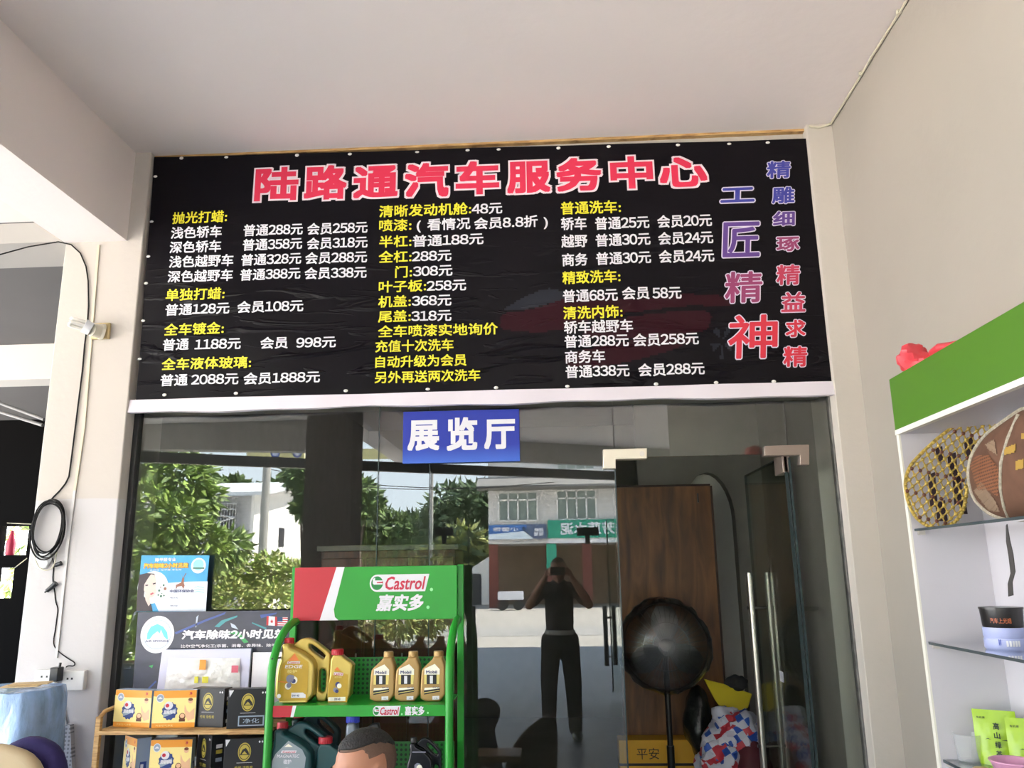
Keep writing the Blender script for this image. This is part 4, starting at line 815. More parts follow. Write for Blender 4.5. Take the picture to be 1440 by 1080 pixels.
for z in zs:
    mb = MB(); cb(mb, CX + .012, CB - .047, CYN, CY0 - .02, z - .008, z); sh = mb.build('glass_shelf', greenglass, su, smooth=False)
    mb = MB(); cb(mb, CX + .010, CX + .013, CYN, CY0 - .02, z - .008, z); mb.build('edge', mat('shelf_edge', (.07, .085, .09), .25), sh, smooth=False)
    mb = MB(); cb(mb, CX + .02, CX + .04, CY0 - .03, CY0 - .018, z - .02, z - .008); mb.build('bracket', chrome, sh)
def ax_(px, py, X): # point on plane x = X
    r = ray(px, py); t = (X - EYE[0]) / r[0]; return EYE + r * t
# beaded seat cover (rope net) on the top shelf
t = thing('beaded_seat_cover', 'gold beaded net seat cover draped on the top shelf of the right unit', 'seat cover', (1.27, CY0 - .16, zs[0]))
def nsurf(px, py, bulge=0.):   # lies in a leaning plane just inside the unit's open front
    y = CY0 - .05 - .12 * max(0, (px - 1270) / 130.); return at(px, py, y - bulge) - np.array([1.27, CY0 - .16, zs[0]])
out_c = [(1372, 585), (1345, 597), (1320, 615), (1298, 635), (1279, 655), (1272, 678), (1276, 705), (1287, 728), (1305, 741), (1325, 743), (1345, 733), (1356, 715), (1359, 690), (1366, 660), (1385, 630), (1405, 600), (1398, 585)]
oc = smooth_poly([tuple(p) for p in out_c], 2); ocw = [nsurf(*p) for p in oc]
mb = MB(); mb.tube(ocw, .0055, 6, 0, True)
for i in range(len(oc)):
    a, b = ocw[i], ocw[(i + 1) % len(oc)]; L_n = max(1, int(np.linalg.norm(b - a) / .011))
    for k in range(L_n): mb.ell(a + (b - a) * k / L_n + np.array([0, -.003, 0]), (.0062, .0062, .0062), 8, 0, None, 6)
mb.build('beaded_rim', mat('gold_bead', rgb(176, 150, 70), .4, .2, var=.3, vscale=60), t)
mb = MB(); kn = MB(); step = 10.5
for fam in (0, 1):
    for k in range(-30, 31):
        pts = []; off = k * step
        for s_i in range(-60, 61):
            s_ = s_i * 5.0; u = s_ if fam == 0 else off; v = off if fam == 0 else s_
            px, py = 1330 + .72 * u + .42 * v, 670 - .62 * u + .88 * v
            if inside((px, py), oc): pts.append(nsurf(px, py, .003))
            elif len(pts) > 1: mb.tube(pts, .0026, 5); pts = []
            else: pts = []
        if len(pts) > 1: mb.tube(pts, .0026, 5)
for i in range(-30, 31):
    for j in range(-30, 31):
        px, py = 1330 + .72 * i * step + .42 * j * step, 670 - .62 * i * step + .88 * j * step
        if inside((px, py), oc): kn.ell(nsurf(px, py, .004), (.0066, .0066, .0066), 8, (i * 3 + j) % 4 == 0 and 1 or 0, None, 6)
mb.build('net', mat('gold_cord', rgb(168, 140, 62), .5), t); kn.build('beads', [_mc['gold_bead'], mat('brown_bead', rgb(92, 48, 30), .35)], t)
mb = MB(); rs_ = random.Random(3)
for (px, py, w, h) in ((1310, 690, 10, 45), (1345, 690, 12, 40), (1322, 720, 14, 26), (1352, 712, 10, 22), (1338, 655, 12, 30), (1362, 630, 14, 26), (1320, 640, 10, 18)):
    mb.add([nsurf(px - w / 2, py - h / 2, -.012), nsurf(px + w / 2, py - h / 2 - 4, -.012), nsurf(px + w / 2 + 4, py + h / 2, -.012), nsurf(px - w / 2 + 3, py + h / 2, -.012)], [(0, 1, 2, 3)], 0)
mb.build('dark_patches', mat('aubergine_cloth', rgb(52, 34, 46), .8), t, smooth=False)
# brown car cushion
t = thing('car_cushion', 'brown camouflage car seat cushion with grey piping on the top shelf of the right unit', 'cushion', (1.30, CY0 - .55, zs[0]))
def cs(px, py, b=0.): return ax_(px, py, 1.235 - b) - np.array([1.30, CY0 - .55, zs[0]])
oc2 = smooth_poly([(1445, 570), (1415, 590), (1385, 612), (1366, 640), (1361, 668), (1368, 700), (1390, 722), (1415, 731), (1450, 730), (1500, 722), (1520, 650), (1500, 585)], 2)
cxp, cyp = 1450, 650; V = []; n = len(oc2); mb = MB()
rings = [1, .96, .85, .65, .4, .15]; bul = [0, .018, .04, .058, .068, .07]
for r, b in zip(rings, bul): V += [cs(cxp + (p[0] - cxp) * r, cyp + (p[1] - cyp) * r, b) for p in oc2]
V += [cs(cxp + (p[0] - cxp) * .97, cyp + (p[1] - cyp) * .97, -.05) for p in oc2]
Fc = []
for k in range(5):
    for i in range(n): Fc.append((k * n + i, k * n + (i + 1) % n, (k + 1) * n + (i + 1) % n, (k + 1) * n + i))
Fc.append(tuple(range(5 * n, 6 * n))); Fc += [(i, 6 * n + i, 6 * n + (i + 1) % n, (i + 1) % n) for i in range(n)]; Fc.append(tuple(range(6 * n, 7 * n))[::-1])
mb.add(V, Fc); mb.build('pad', mat('brown_suede', rgb(104, 72, 54), .8, var=.18, vscale=14), t)
def bul_at(px, py):
    # radius fraction of the outline
    a = math.atan2(py - cyp, px - cxp); best = min(oc2, key=lambda p: abs(math.atan2(math.sin(math.atan2(p[1] - cyp, p[0] - cxp) - a), math.cos(math.atan2(p[1] - cyp, p[0] - cxp) - a))))
    f = math.hypot(px - cxp, py - cyp) / math.hypot(best[0] - cxp, best[1] - cyp); return float(np.interp(f, rings[::-1], bul[::-1]))
mb = MB(); mb.tube([cs(*p, .003) for p in oc2], .0065, 8, 0, True)
pl = smooth_poly([(1432, 583), (1418, 615), (1408, 650), (1407, 685), (1412, 712), (1418, 727)], 0); mb.tube([cs(*p, bul_at(*p) + .002) for p in pl], .005, 8); mb.build('piping', mat('grey_piping', rgb(168, 158, 140), .6, var=.3, vscale=120), t)
mb = MB()
def patch_on(pts, m):
    g = 1.6; xs_ = [p[0] for p in pts]; ys_ = [p[1] for p in pts]
    for i in range(int((max(xs_) - min(xs_)) / g) + 1):
        for j in range(int((max(ys_) - min(ys_)) / g) + 1):
            x, y = min(xs_) + g * i, min(ys_) + g * j
            if inside((x + g / 2, y + g / 2), pts): mb.add([cs(a, b, bul_at(a, b) + .003) for a, b in ((x, y + g), (x + g, y + g), (x + g, y), (x, y))], [(0, 1, 2, 3)], m)
patch_on([(1364, 655), (1372, 640), (1390, 640), (1404, 660), (1404, 700), (1392, 690), (1375, 690)], 1); patch_on([(1369, 690), (1380, 678), (1400, 705), (1406, 720), (1390, 718)], 0)
patch_on([(1385, 625), (1398, 618), (1402, 640), (1390, 632)], 0); patch_on([(1413, 630), (1428, 624), (1427, 636), (1412, 640)], 2); patch_on([(1428, 648), (1440, 645), (1440, 658), (1428, 661)], 2); patch_on([(1436, 610), (1448, 606), (1446, 616), (1436, 618)], 2)
mb.build('camouflage_patches', [mat('taupe_suede', rgb(140, 116, 94), .8), pattern_mat('mesh_fabric', [rgb(140, 88, 58), rgb(60, 40, 30)], 'dots', 110, .7, axes=('Y', 'Z')), mat('ochre_suede', rgb(176, 140, 62), .8)], t, smooth=False)
# hanging strap
p = [ax_(px, py, CX + .004) for px, py in ((1415, 738), (1417, 760), (1421, 780), (1424, 805), (1420, 820), (1421, 838))]
mb = MB(); V = []
for q, w in zip(p, (.003, .009, .011, .011, .011, .012)): V += [(q[0], q[1] - w, q[2] + .002), (q[0], q[1] + w, q[2] - .002), (q[0] + .002, q[1] + w, q[2] - .002), (q[0] + .002, q[1] - w, q[2] + .002)]
mb.add(V, [(4 * i + a, 4 * i + (a + 1) % 4, 4 * i + 4 + (a + 1) % 4, 4 * i + 4 + a) for i in range(5) for a in range(4)] + [(0, 1, 2, 3), (20, 21, 22, 23)])
tag(mb.build('strap', mat('charcoal_webbing', rgb(70, 66, 64), .8), None), 'dark webbing strap hanging from the edge of the top glass shelf', 'strap')
# red plastic bag on top
mb = MB(); c = at(1292, 512, CY0 - .03); mb.ell((0, 0, 0), (.055, .05, .05), 24, 0, None, 16, lambda q: q * (1 + .5 * noise.noise(q * 24) + .25 * noise.noise(q * 70)) + Vector((0, 0, 0)))
mb.ell((.06, -.10, -.0), (.05, .10, .02), 20, 0, None, 12, lambda q: q * (1 + .4 * noise.noise(q * 24 + Vector((3, 1, 2)))))
o = mb.build('plastic_bag', mat('red_film', rgb(226, 74, 84), .4), None); zmin = min(v.co.z for v in o.data.vertices); o.location = (CX + .075, CY0 - .05, 2.176 - zmin); tag(o, 'crumpled red plastic bag lying on top of the shelf unit', 'plastic bag')
# things on the middle glass shelf
def on_front(px, py, X, z):   # y where the pixel meets plane x = X
    return float(ax_(px, py, X)[1])
q = [(1334, 884), (1344, 887), (1358, 889), (1372, 889), (1382, 887)]
p = [atz(px, py + 2, zs[1] + .011) for px, py in q]; mb = MB(); mb.tube([(v[0], v[1], v[2]) for v in p], [.009, .012, .0115, .011, .0095], 12)
tag(mb.build('foam_grip', mat('black_foam', (.02, .02, .022), .9), None), 'short black foam grip lying on the middle glass shelf', 'grip')
X_ = 1.275; y_ = float(ax_(1414, 905, X_)[1]); t = thing('wax_tub', 'pale blue round tub on the middle glass shelf, under a black tin', 'tub', (X_, y_, zs[1])); k_ = (EYE[1] - y_)
r_ = 24.5 / 1140 * abs(y_ + 3.9) * 1.0; hh = .062
mb = MB(); mb.lathe([(r_ * .92, 0), (r_, .006), (r_, hh * .5), (r_ * .97, hh * .52), (r_ * .97, hh * .56), (r_, hh * .6), (r_, hh), (r_ * .9, hh)], n=40); mb.build('tub_body', mat('pale_blue_tin', rgb(176, 184, 226), .35), t)
mb = MB()
for i in range(5):
    a = -2.0 + i * .14
    V = [((r_ + .0012) * math.cos(b), (r_ + .0012) * math.sin(b), z) for b, z in ((a, .012), (a + .10, .012), (a + .10, .028), (a, .028))]; mb.add(V, [(0, 1, 2, 3)], 0)
for b0, m_ in ((-2.35, 1), (-2.28, 1)): mb.add([((r_ + .0012) * math.cos(b), (r_ + .0012) * math.sin(b), z) for b, z in ((b0, .012), (b0 + .05, .018), (b0 + .06, .03), (b0 + .02, .032))], [(0, 1, 2, 3)], 1)
mb.build('print', [white, mat('label_blue', rgb(40, 70, 170), .4)], t, smooth=False)
t = thing('wax_tin', 'black round tin with orange lettering stacked on the pale blue tub', 'tin', (X_, y_, zs[1] + hh)); h2 = .056
mb = MB(); mb.lathe([(r_ * .94, 0), (r_ * .97, .004), (r_ * 1.03, h2 * .9), (r_ * 1.06, h2 * .9), (r_ * 1.06, h2), (r_ * .95, h2)], n=40); mb.build('tin_body', mat('black_tin', (.016, .014, .014), .28), t)
mb = MB(); v, f = glyphs('汽车上光蜡'); w_ = v[:, 0].max(); mb.add([((r_ * 1.005 + .0012) * math.cos(-2.62 + 1.0 * a / w_), (r_ * 1.005 + .0012) * math.sin(-2.62 + 1.0 * a / w_), .014 + .016 * b) for a, b in v], f)
mb.build('lettering', mat('print_orange', rgb(206, 112, 70), .4), t, smooth=False)
# lower glass shelf
def pouch(label, px, X, z, rz, w=.115, h=.155):
    y = float(ax_(px, 1020, X)[1]); t = thing('tea_pouch', label, 'pouch', (X, y, z), rz, 'green pouches on the lower glass shelf')
    mb = MB(); N = 14; V = []; Fc = []
    for s in (-1, 1):
        for j in range(N + 1):
            for i in range(N + 1):
                a, b = i / N, j / N; th = .026 * (math.sin(PI * a) ** .6) * (1 - b) ** .55 * (.35 + .65 * (1 - b)) * (1 + .18 * noise.noise((a * 6, b * 6, s)))
                V.append(((a - .5) * w * (1.0 if b > .2 else .9 + .5 * b), s * max(th, .001), b * h))
    for s in (0, 1):
        o_ = s * (N + 1) ** 2
        for j in range(N):
            for i in range(N): Fc.append((o_ + j * (N + 1) + i, o_ + j * (N + 1) + i + 1, o_ + (j + 1) * (N + 1) + i + 1, o_ + (j + 1) * (N + 1) + i))
    for j in range(N):
        for e in (0, N): a = j * (N + 1) + e; Fc.append((a, a + N + 1, a + N + 1 + (N + 1) ** 2, a + (N + 1) ** 2))
    mb.add(V, Fc); mb.build('pouch_body', mat('lime_foil', rgb(160, 196, 38), .3, bump=.15, bscale=25), t)
    a = MB(); F = Face((-w / 2, -.004, 0), (w, 0, 0), (0, 0, h), (0, -1, 0))
    for i, s in enumerate('高山绿茶'): z0 = .66 - .165 * i; F.text(a, s, .47, .60, z0, z0 + .12, 0, .022 * (1 - z0) + .004, .03)
    F.text(a, '有机茶', .1, .3, .84, .88, 0, .007, .02); F.poly(a, [(.25, .47), (.32, .50), (.40, .47), (.32, .485)], 0, .019); F.poly(a, [(.62, .47), (.74, .49), (.92, .42), (.74, .47)], 0, .019)
    a.build('lettering', mat('print_dark_green', rgb(30, 50, 24), .5), t, smooth=False); return t
pouch('lime green foil pouch with dark characters, upright behind the pink bowl', 1399, 1.31, zs[2], -.55)
pouch('second lime green pouch at the frame edge, mostly hidden by the first', 1446, 1.33, zs[2], -.55)
X_ = 1.245; y_ = float(ax_(1362, 1050, X_)[1]); mb = MB(); mb.lathe([(.030, 0), (.034, .004), (.040, .075), (.041, .08), (.039, .08), (.033, .006), (0, .006)], n=32); o = mb.build('plastic_cup', mat('cup_plastic', (.75, .75, .76), .2, alpha=.22), None); o.location = (X_, y_, zs[2]); tag(o, 'clear disposable cup on the lower glass shelf left of the pink bowl', 'cup')
X_ = 1.225; y_ = float(ax_(1424, 1060, X_)[1]); t = thing('bowl', 'pink plastic bowl on the lower glass shelf in front of the green pouch', 'bowl', (X_, y_, zs[2]))
mb = MB(); mb.lathe([(.028, 0), (.034, .004), (.058, .062), (.061, .064), (.061, .067), (.055, .066), (.031, .008), (0, .007)], n=44); mb.build('bowl_body', mat('pink_plastic', rgb(222, 158, 190), .35), t)
X_ = 1.205; y_ = float(ax_(1379, 1073, X_)[1]); mb = MB(); mb.lathe([(.022, 0), (.024, .003), (.024, .012), (.02, .015), (0, .015)], n=32); o = mb.build('wooden_lid', mat('pale_wood', rgb(226, 190, 136), .5, var=.1, vscale=20), None); o.location = (X_, y_, zs[2]); tag(o, 'small round wooden lid on the lower glass shelf by the clear cup', 'lid')
X_ = 1.34; y_ = float(ax_(1432, 1028, X_)[1]); mb = MB(); mb.box(-.03, .03, -.012, .012, 0, .075); o = mb.build('paper_box', [white], None, .001); o.location = (X_ + .03, y_ - .05, zs[2]); o.rotation_euler = (0, 0, -.5); tag(o, 'small white paper box beside the green pouches', 'box')
X_ = 1.185; y_ = float(ax_(1444, 1082, X_)[1]); mb = MB(); mb.lathe([(.02, 0), (.022, .005), (.022, .02), (.016, .024), (0, .024)], n=24); o = mb.build('black_round_thing', black_pl, None); o.location = (X_ + .012, y_, zs[2]); tag(o, 'small black round object at the lower right corner by the pink bowl', 'round object')  # an unidentified small black round thing

# ================================================================ ON AND AROUND THE LEFT PILLAR
FY = -0.09
def fp(px, py, out=0.0): return at(px, py, FY - out)
def ftube(name, px_pts, r, m, label, cat, out=None, smooth_it=2, n=8):
    P = [tuple(p) for p in px_pts]
    for _ in range(smooth_it): P = [P[0]] + [q for i in range(len(P) - 1) for q in ((P[i][0] * .75 + P[i + 1][0] * .25, P[i][1] * .75 + P[i + 1][1] * .25), (P[i][0] * .25 + P[i + 1][0] * .75, P[i][1] * .25 + P[i + 1][1] * .75))] + [P[-1]]
    mb = MB(); mb.tube([fp(px, py, (r * 1.05 if out is None else out)) for px, py in P], r, n); return tag(mb.build(name, m, None), label, cat)
cblk = mat('black_cable', (.014, .013, .013), .7, spec=.2); cwht = mat('aged_white_cable', rgb(206, 200, 178), .6)
mb = MB()
segs = (((139.5, 345), (119, 600)), ((119, 600), (106, 690)), ((106, 690), (97, 760)), ((97, 760), (80, 925)))
for k_, (a, b) in enumerate(segs):
    if k_ == 2: tag(mb.build('cable_trunking', mat('aged_trunking', rgb(206, 196, 174), .6), None), 'slim yellowed trunking on the upper half of the left pillar', 'trunking'); mb = MB()
    p, q = fp(*a), fp(*b); mb.hexa([(q[0] - .006, FY - .008, q[2]), (q[0] + .006, FY - .008, q[2]), (q[0] + .006, FY, q[2]), (q[0] - .006, FY, q[2]), (p[0] - .006, FY - .008, p[2]), (p[0] + .006, FY - .008, p[2]), (p[0] + .006, FY, p[2]), (p[0] - .006, FY, p[2])])
tag(mb.build('cable_trunking', mat('white_trunking', rgb(204, 200, 198), .5), None), 'slim white trunking on the lower half of the left pillar, down to the sockets', 'trunking')
P = [(-3.9, -.095, 3.30), at(-90, 372, -.25), at(-40, 366, -.4), at(0, 358, -.35), at(40, 347, -.25)]
mb = MB(); pts = [tuple(p) for p in P] + [tuple(fp(*p, .006)) for p in ((82, 340), (100, 344), (113, 356), (121, 375), (124, 395), (124.5, 430), (123, 455), (119, 485), (116, 520), (111, 560), (106, 600), (101, 640), (97, 670), (92, 680), (84, 690), (76, 698), (70, 705))]
mb.tube([Vector(p) for p in pts], .0036, 8); o = tag(mb.build('power_cable', cblk, None), 'black cable coming in from the left and down the pillar to the coil', 'cable')
# coil
mb = MB(); rr_ = random.Random(11)
for k in range(7):
    pts = []; dx, dy, sx_, sy_, rot = rr_.uniform(-2.6, 2.6), rr_.uniform(-4, 4), rr_.uniform(.86, 1.08), rr_.uniform(.90, 1.06), rr_.uniform(-.12, .12)
    for i in range(40):
        t_ = 2 * PI * i / 40; u, v = 21.5 * sx_ * math.cos(t_), 40 * sy_ * math.sin(t_); a_ = .2 + rot
        pts.append(fp(68.5 + dx + u * math.cos(a_) - v * math.sin(a_) * .9, 744 + dy + u * math.sin(a_) + v * math.cos(a_), .010 + .006 * k + .003 * math.sin(3 * t_ + k)))
    mb.tube(pts, .0034, 6, 0, True)
tag(mb.build('cable_coil', cblk, None), 'oval coil of black cable hanging on the left pillar', 'cable')
mb = MB()
for a, b in (((44, 737), (10, 735.5)), ((43, 745), (26, 740)), ((38, 785), (20, 799))): mb.cone(fp(*a, .02), fp(*b, .05), .0022, n=6)
tag(mb.build('wire_ends', cwht, None), 'thin stiff pale wire ends sticking out left from the coil', 'wire')
for q, r, l in ((((78, 795), (86, 792)), .011, 'small black plug hanging just under the cable coil'), (((66, 831), (79, 820)), .012, 'small black connector hanging lower on the pillar below the coil')):
    mb = MB(); mb.cone(fp(*q[0], .014), fp(*q[1], .014), r * .8, r, 12); mb.cone(fp(*q[0], .014), fp(q[0][0] - 3, q[0][1] + 2, .014), .004, n=8); tag(mb.build('connector', black_pl, None), l, 'connector')
ftube('thin_cable', [(74, 785), (76, 795), (74, 812), (75, 822), (77, 832), (78, 846), (82, 856), (80, 868), (78, 885), (75, 900), (76, 909), (84, 918), (97, 927), (106, 932), (104, 937), (96, 936), (93, 938)], .0026, cblk, 'thin black lead running from the coil down to the adapter', 'cable')
ftube('white_lead', [(47, 775), (52, 795), (62, 803), (73, 800), (77, 792), (80, 775)], .003, cwht, 'thin white lead looped below the cable coil', 'cable', .02)
ftube('thin_cable', [(88, 962), (89, 985), (92, 1005), (95, 1020), (94, 1040), (90, 1060), (86, 1090)], .003, mat('grey_cable', rgb(110, 110, 112), .5), 'thin grey lead hanging down from the sockets', 'cable')
def socket(label, x0, y0, x1, y1, holes):
    a, b = fp(x0, y1), fp(x1, y0); t = thing('wall_socket', label, 'socket', (a[0], FY, a[2])); w, h = b[0] - a[0], b[2] - a[2]
    mb = MB(); mb.box(0, w, -.028, 0, 0, h); mb.build('socket_plate', mat('socket_white', rgb(226, 224, 220), .4), t, .003); mb = MB(); F = Face((0, -.0285, 0), (w, 0, 0), (0, 0, h), (0, -1, 0))
    for u, v in holes: F.rect(mb, u - .045, u + .045, v - .05, v + .05, 0, .0008)
    mb.build('pin_holes', black_pl, t, smooth=False); return t
socket('white wall socket left of the black adapter on the pillar', 52, 941, 84, 968, [(.35, .65), (.6, .65)])
socket('white wall socket right of the black adapter on the pillar', 91, 942, 124, 970, [(.25, .6), (.45, .6)])
a, b = fp(82, 956), fp(96, 936); t = thing('power_adapter', 'black power adapter plugged into the wall sockets on the pillar', 'adapter', (a[0], FY - .03, a[2])); mb = MB(); mb.box(0, b[0] - a[0], -.045, 0, 0, b[2] - a[2]); mb.build('body', black_pl, t, .004)
mb = MB(); mb.cone(((b[0] - a[0]) * .75, -.02, b[2] - a[2]), ((b[0] - a[0]) * .8, -.02, b[2] - a[2] + .018), .006, n=8); mb.build('strain_relief', black_pl, t)
p = fp(61, 788, .012); mb = MB(); mb.ell((0, 0, 0), (.045, .012, .04), 20, 0, None, 14, lambda q: q * (1 + .5 * noise.noise(q * 40))); o = mb.build('plastic_wad', white_pl, None); o.location = p; tag(o, 'crumpled white plastic tucked behind the lower end of the cable coil', 'plastic')
for a_, b_, l in (((-30, 556), (62, 590), 'upper grey pipe high in the dark of the left bay'), ((-30, 570), (60, 598), 'lower grey pipe high in the dark of the left bay')):
    mb = MB(); mb.cone(at(*a_, 5.0), at(*b_, 4.5), .018, n=10); tag(mb.build('pipe', mat('pipe_grey', rgb(120, 118, 116), .6), None), l, 'pipe')
# slotted duct at the bottom
a, b = fp(92, 1090), fp(104, 1018); c = fp(96, 1018)
mb = MB(); mb.hexa([(a[0], FY - .03, a[2]), (a[0] + .05, FY - .03, a[2]), (a[0] + .05, FY, a[2]), (a[0], FY, a[2]), (c[0], FY - .03, c[2]), (b[0], FY - .03, b[2]), (b[0], FY, b[2]), (c[0], FY, c[2])])
tag(mb.build('slotted_duct', pattern_mat('slotted_grey', [rgb(176, 176, 180), rgb(120, 120, 124)], 'dots', 60, .5), None), 'grey slotted cable duct leaning on the foot of the left pillar', 'duct')
# lamp on a wooden block
a, b = fp(130, 478), fp(157, 455); t = thing('wall_lamp', 'energy-saving bulb in a holder on a yellowed wooden block on the left pillar', 'lamp', ((a[0] + b[0]) / 2, FY, (a[2] + b[2]) / 2)); o = t.location
mb = MB(); mb.box(a[0] - o.x, b[0] - o.x, -.02, 0, a[2] - o.z, b[2] - o.z); mb.build('mounting_block', mat('aged_wood_block', rgb(206, 184, 136), .6, var=.1, vscale=14), t, .003)
def lp(px, py, out): return np.array(fp(px, py, out)) - np.array(o)
d0, d1_ = lp(145, 467, .02), lp(128, 463, .08)
mb = MB(); mb.cone(d0, lp(141, 466, .03), .042, .04, 24); mb.cone(lp(141, 466, .03), d1_, .036, .033, 24); mb.build('bulb_holder', mat('aged_ivory', rgb(222, 214, 196), .4), t)
d2 = lp(118, 458, .1); mb = MB(); mb.cone(d1_, d2, .033, .035, 24); mb.build('ballast', white_pl, t)
d3 = lp(97, 452, .14); ax = Vector(d3 - d2); L0 = ax.length; ax.normalize(); e1_ = ax.orthogonal().normalized(); e2_ = ax.cross(e1_)
for k in range(3):
    mb = MB(); A_ = 2 * PI * k / 3; off = (e1_ * math.cos(A_) + e2_ * math.sin(A_)) * .019; tw = (e1_ * -math.sin(A_) + e2_ * math.cos(A_)) * .011
    pts = [Vector(d2) + off + tw, Vector(d2) + off + tw + ax * (L0 * .8)] + [Vector(d2) + off + tw * math.cos(s) + ax * (L0 * .8 + .0075 * math.sin(s)) for s in (PI / 4, PI / 2, 3 * PI / 4)] + [Vector(d2) + off - tw + ax * (L0 * .8), Vector(d2) + off - tw]
    mb.tube(pts, .0088, 10); mb.build('tube', mat('lamp_glass', rgb(226, 222, 214), .25), t)
# right ceiling corner cable
c0, c1 = at(1172, 188, FY - .01), atz(1310, -20, 3.74); p0 = np.array([1.440, -.10, 3.742]); mb = MB()
pts = [(1.335, -.097, 3.735), (1.38, -.098, 3.725), (1.425, -.10, 3.735)] + [(1.443 - .002 * math.sin(k * 1.9), -.11 - k * .14, 3.741 - .004 * abs(math.sin(k * 1.7))) for k in range(22)]
mb.tube(pts, .006, 8); o = mb.build('corner_cable', cwht, None)
tag(o, 'pale cable clipped along the corner of the ceiling and the right wall', 'cable')
for k in range(3, 20, 3):
    mb = MB(); y = -.11 - k * .14; mb.box(1.432, 1.4515, y - .007, y + .007, 3.732, 3.7495); tag(mb.build('cable_clip', cwht, None, .002), 'small pale clip holding the cable in the right ceiling corner', 'clip', 'clips along the right ceiling corner')
# blue wrapped bottles
def lumpy(p, s, amp): return 1 + amp * noise.noise(Vector(p) * s)
bluef = mat('blue_film', rgb(150, 180, 220), .16, bump=1.0, bscale=26, var=.34, vscale=11, stretch=(1, 1, .5))
t = thing('water_drum', 'stack of large water bottles wrapped in blue plastic film, left of the pillar foot', 'water drum', (-2.33, -.42, 0))
def wd(px, py): return at(px, py, -.42)
a, b = wd(-40, 1000), wd(73, 1000); zt = wd(40, 968)[2]; w = b[0] - a[0]; cx_ = (a[0] + b[0]) / 2; t.location.x = cx_
mb = MB(); N = 60; V = []; Fc = []; K = 26
for j in range(K + 1):
    z = zt * j / K
    for i in range(N):
        th = 2 * PI * i / N; ex = .42; cx_s = math.copysign(abs(math.cos(th)) ** ex, math.cos(th)); sy_s = math.copysign(abs(math.sin(th)) ** ex, math.sin(th))
        q = Vector((cx_s * w / 2, sy_s * .17, z)); f = 1 + .05 * noise.noise(q * 9) + .07 * noise.noise(Vector((q.x * 16, q.y * 16, q.z * 4))) + .025 * noise.noise(q * 30) - (.06 if j == K else 0); V.append((q.x * f, q.y * f, z + (.012 * noise.noise(q * 12) if j == K else 0)))
for j in range(K):
    for i in range(N): Fc.append((j * N + i, j * N + (i + 1) % N, (j + 1) * N + (i + 1) % N, (j + 1) * N + i))
Fc.append(tuple(range(N))[::-1]); Fc.append(tuple(range(K * N, (K + 1) * N))); mb.add(V, Fc); mb.build('film_wrap', bluef, t)
mb = MB(); mb.box(-.07, .07, -.05, .04, 0, .004); mb.box(-.05, .1, -.02, .06, .0045, .009); o = mb.build('cardboard_flap', _mc['kraft_card'] if 'kraft_card' in _mc else bamboo, None); p = wd(37, 955); o.location = (p[0], -.44, zt + .012); o.rotation_euler = (0, 0, .3); tag(o, 'flat scraps of cardboard on top of the blue wrapped bottles', 'cardboard')
# chair with tan and navy back, lower left
t = thing('office_chair', 'chair with rounded tan back and navy cushion at the lower left corner', 'chair', (0, 0, 0))
Yc = -1.25; p = at(62, 1036, Yc); zt = p[2]; a = at(18, 1080, Yc); b = at(100, 1080, Yc); cx_ = (a[0] + b[0]) / 2 - .0; t.location = (cx_, Yc, 0)
def shell(m_, w, h0, h1, d, y, lean, k=0, px_=0.):
    m_.add(*(lambda q: ([(v[0] + px_, v[1] + y - lean * (v[2] - h0), v[2]) for v in q[0]], q[1]))(curve_solid([smooth_poly([(-w / 2, h0), (-w / 2 * 1.02, h1 - .16), (-w / 2 * .78, h1 - .03), (0, h1 + .012), (w / 2 * .78, h1 - .03), (w / 2 * 1.02, h1 - .16), (w / 2, h0)], 2)], d, d * .42)))
mb = MB(); shell(mb, .36, .5, zt - .008, .05, -.02, .1, 0, -.11); mb.build('back_shell', mat('tan_leatherette', rgb(184, 164, 130), .5), t)
mb = MB(); shell(mb, .25, .52, zt, .07, .045, .1, 0, -.035); mb.build('back_cushion', mat('navy_fabric', rgb(36, 26, 84), .8, bump=.3, bscale=80), t)
mb = MB(); mb.box(-.27, .2, -.05, .42, .42, .5); mb.build('seat', _mc['navy_fabric'], t, .03)
for sx_ in (-.24, .17):
    for sy_ in (-.02, .39): mb = MB(); mb.cone((sx_, sy_, 0), (sx_, sy_, .42), .014, n=10); mb.build('leg', chrome, t)
mb = MB(); mb.box(-.06, -.02, .005, .03, .45, .75); mb.build('back_bracket', black_pl, t)
# red bottle and greenery beyond the left bay
mb = MB(); mb.lathe([(.055, 0), (.065, .03), (.065, .18), (.03, .30), (.025, .36), (0, .37)], n=20); o = mb.build('red_bottle', mat('dark_red_plastic', rgb(176, 40, 66), .4), None); o.location = (-8.2, 8.075, 1.90); tag(o, 'dark red bottle standing in the small opening of the dark back wall', 'bottle')

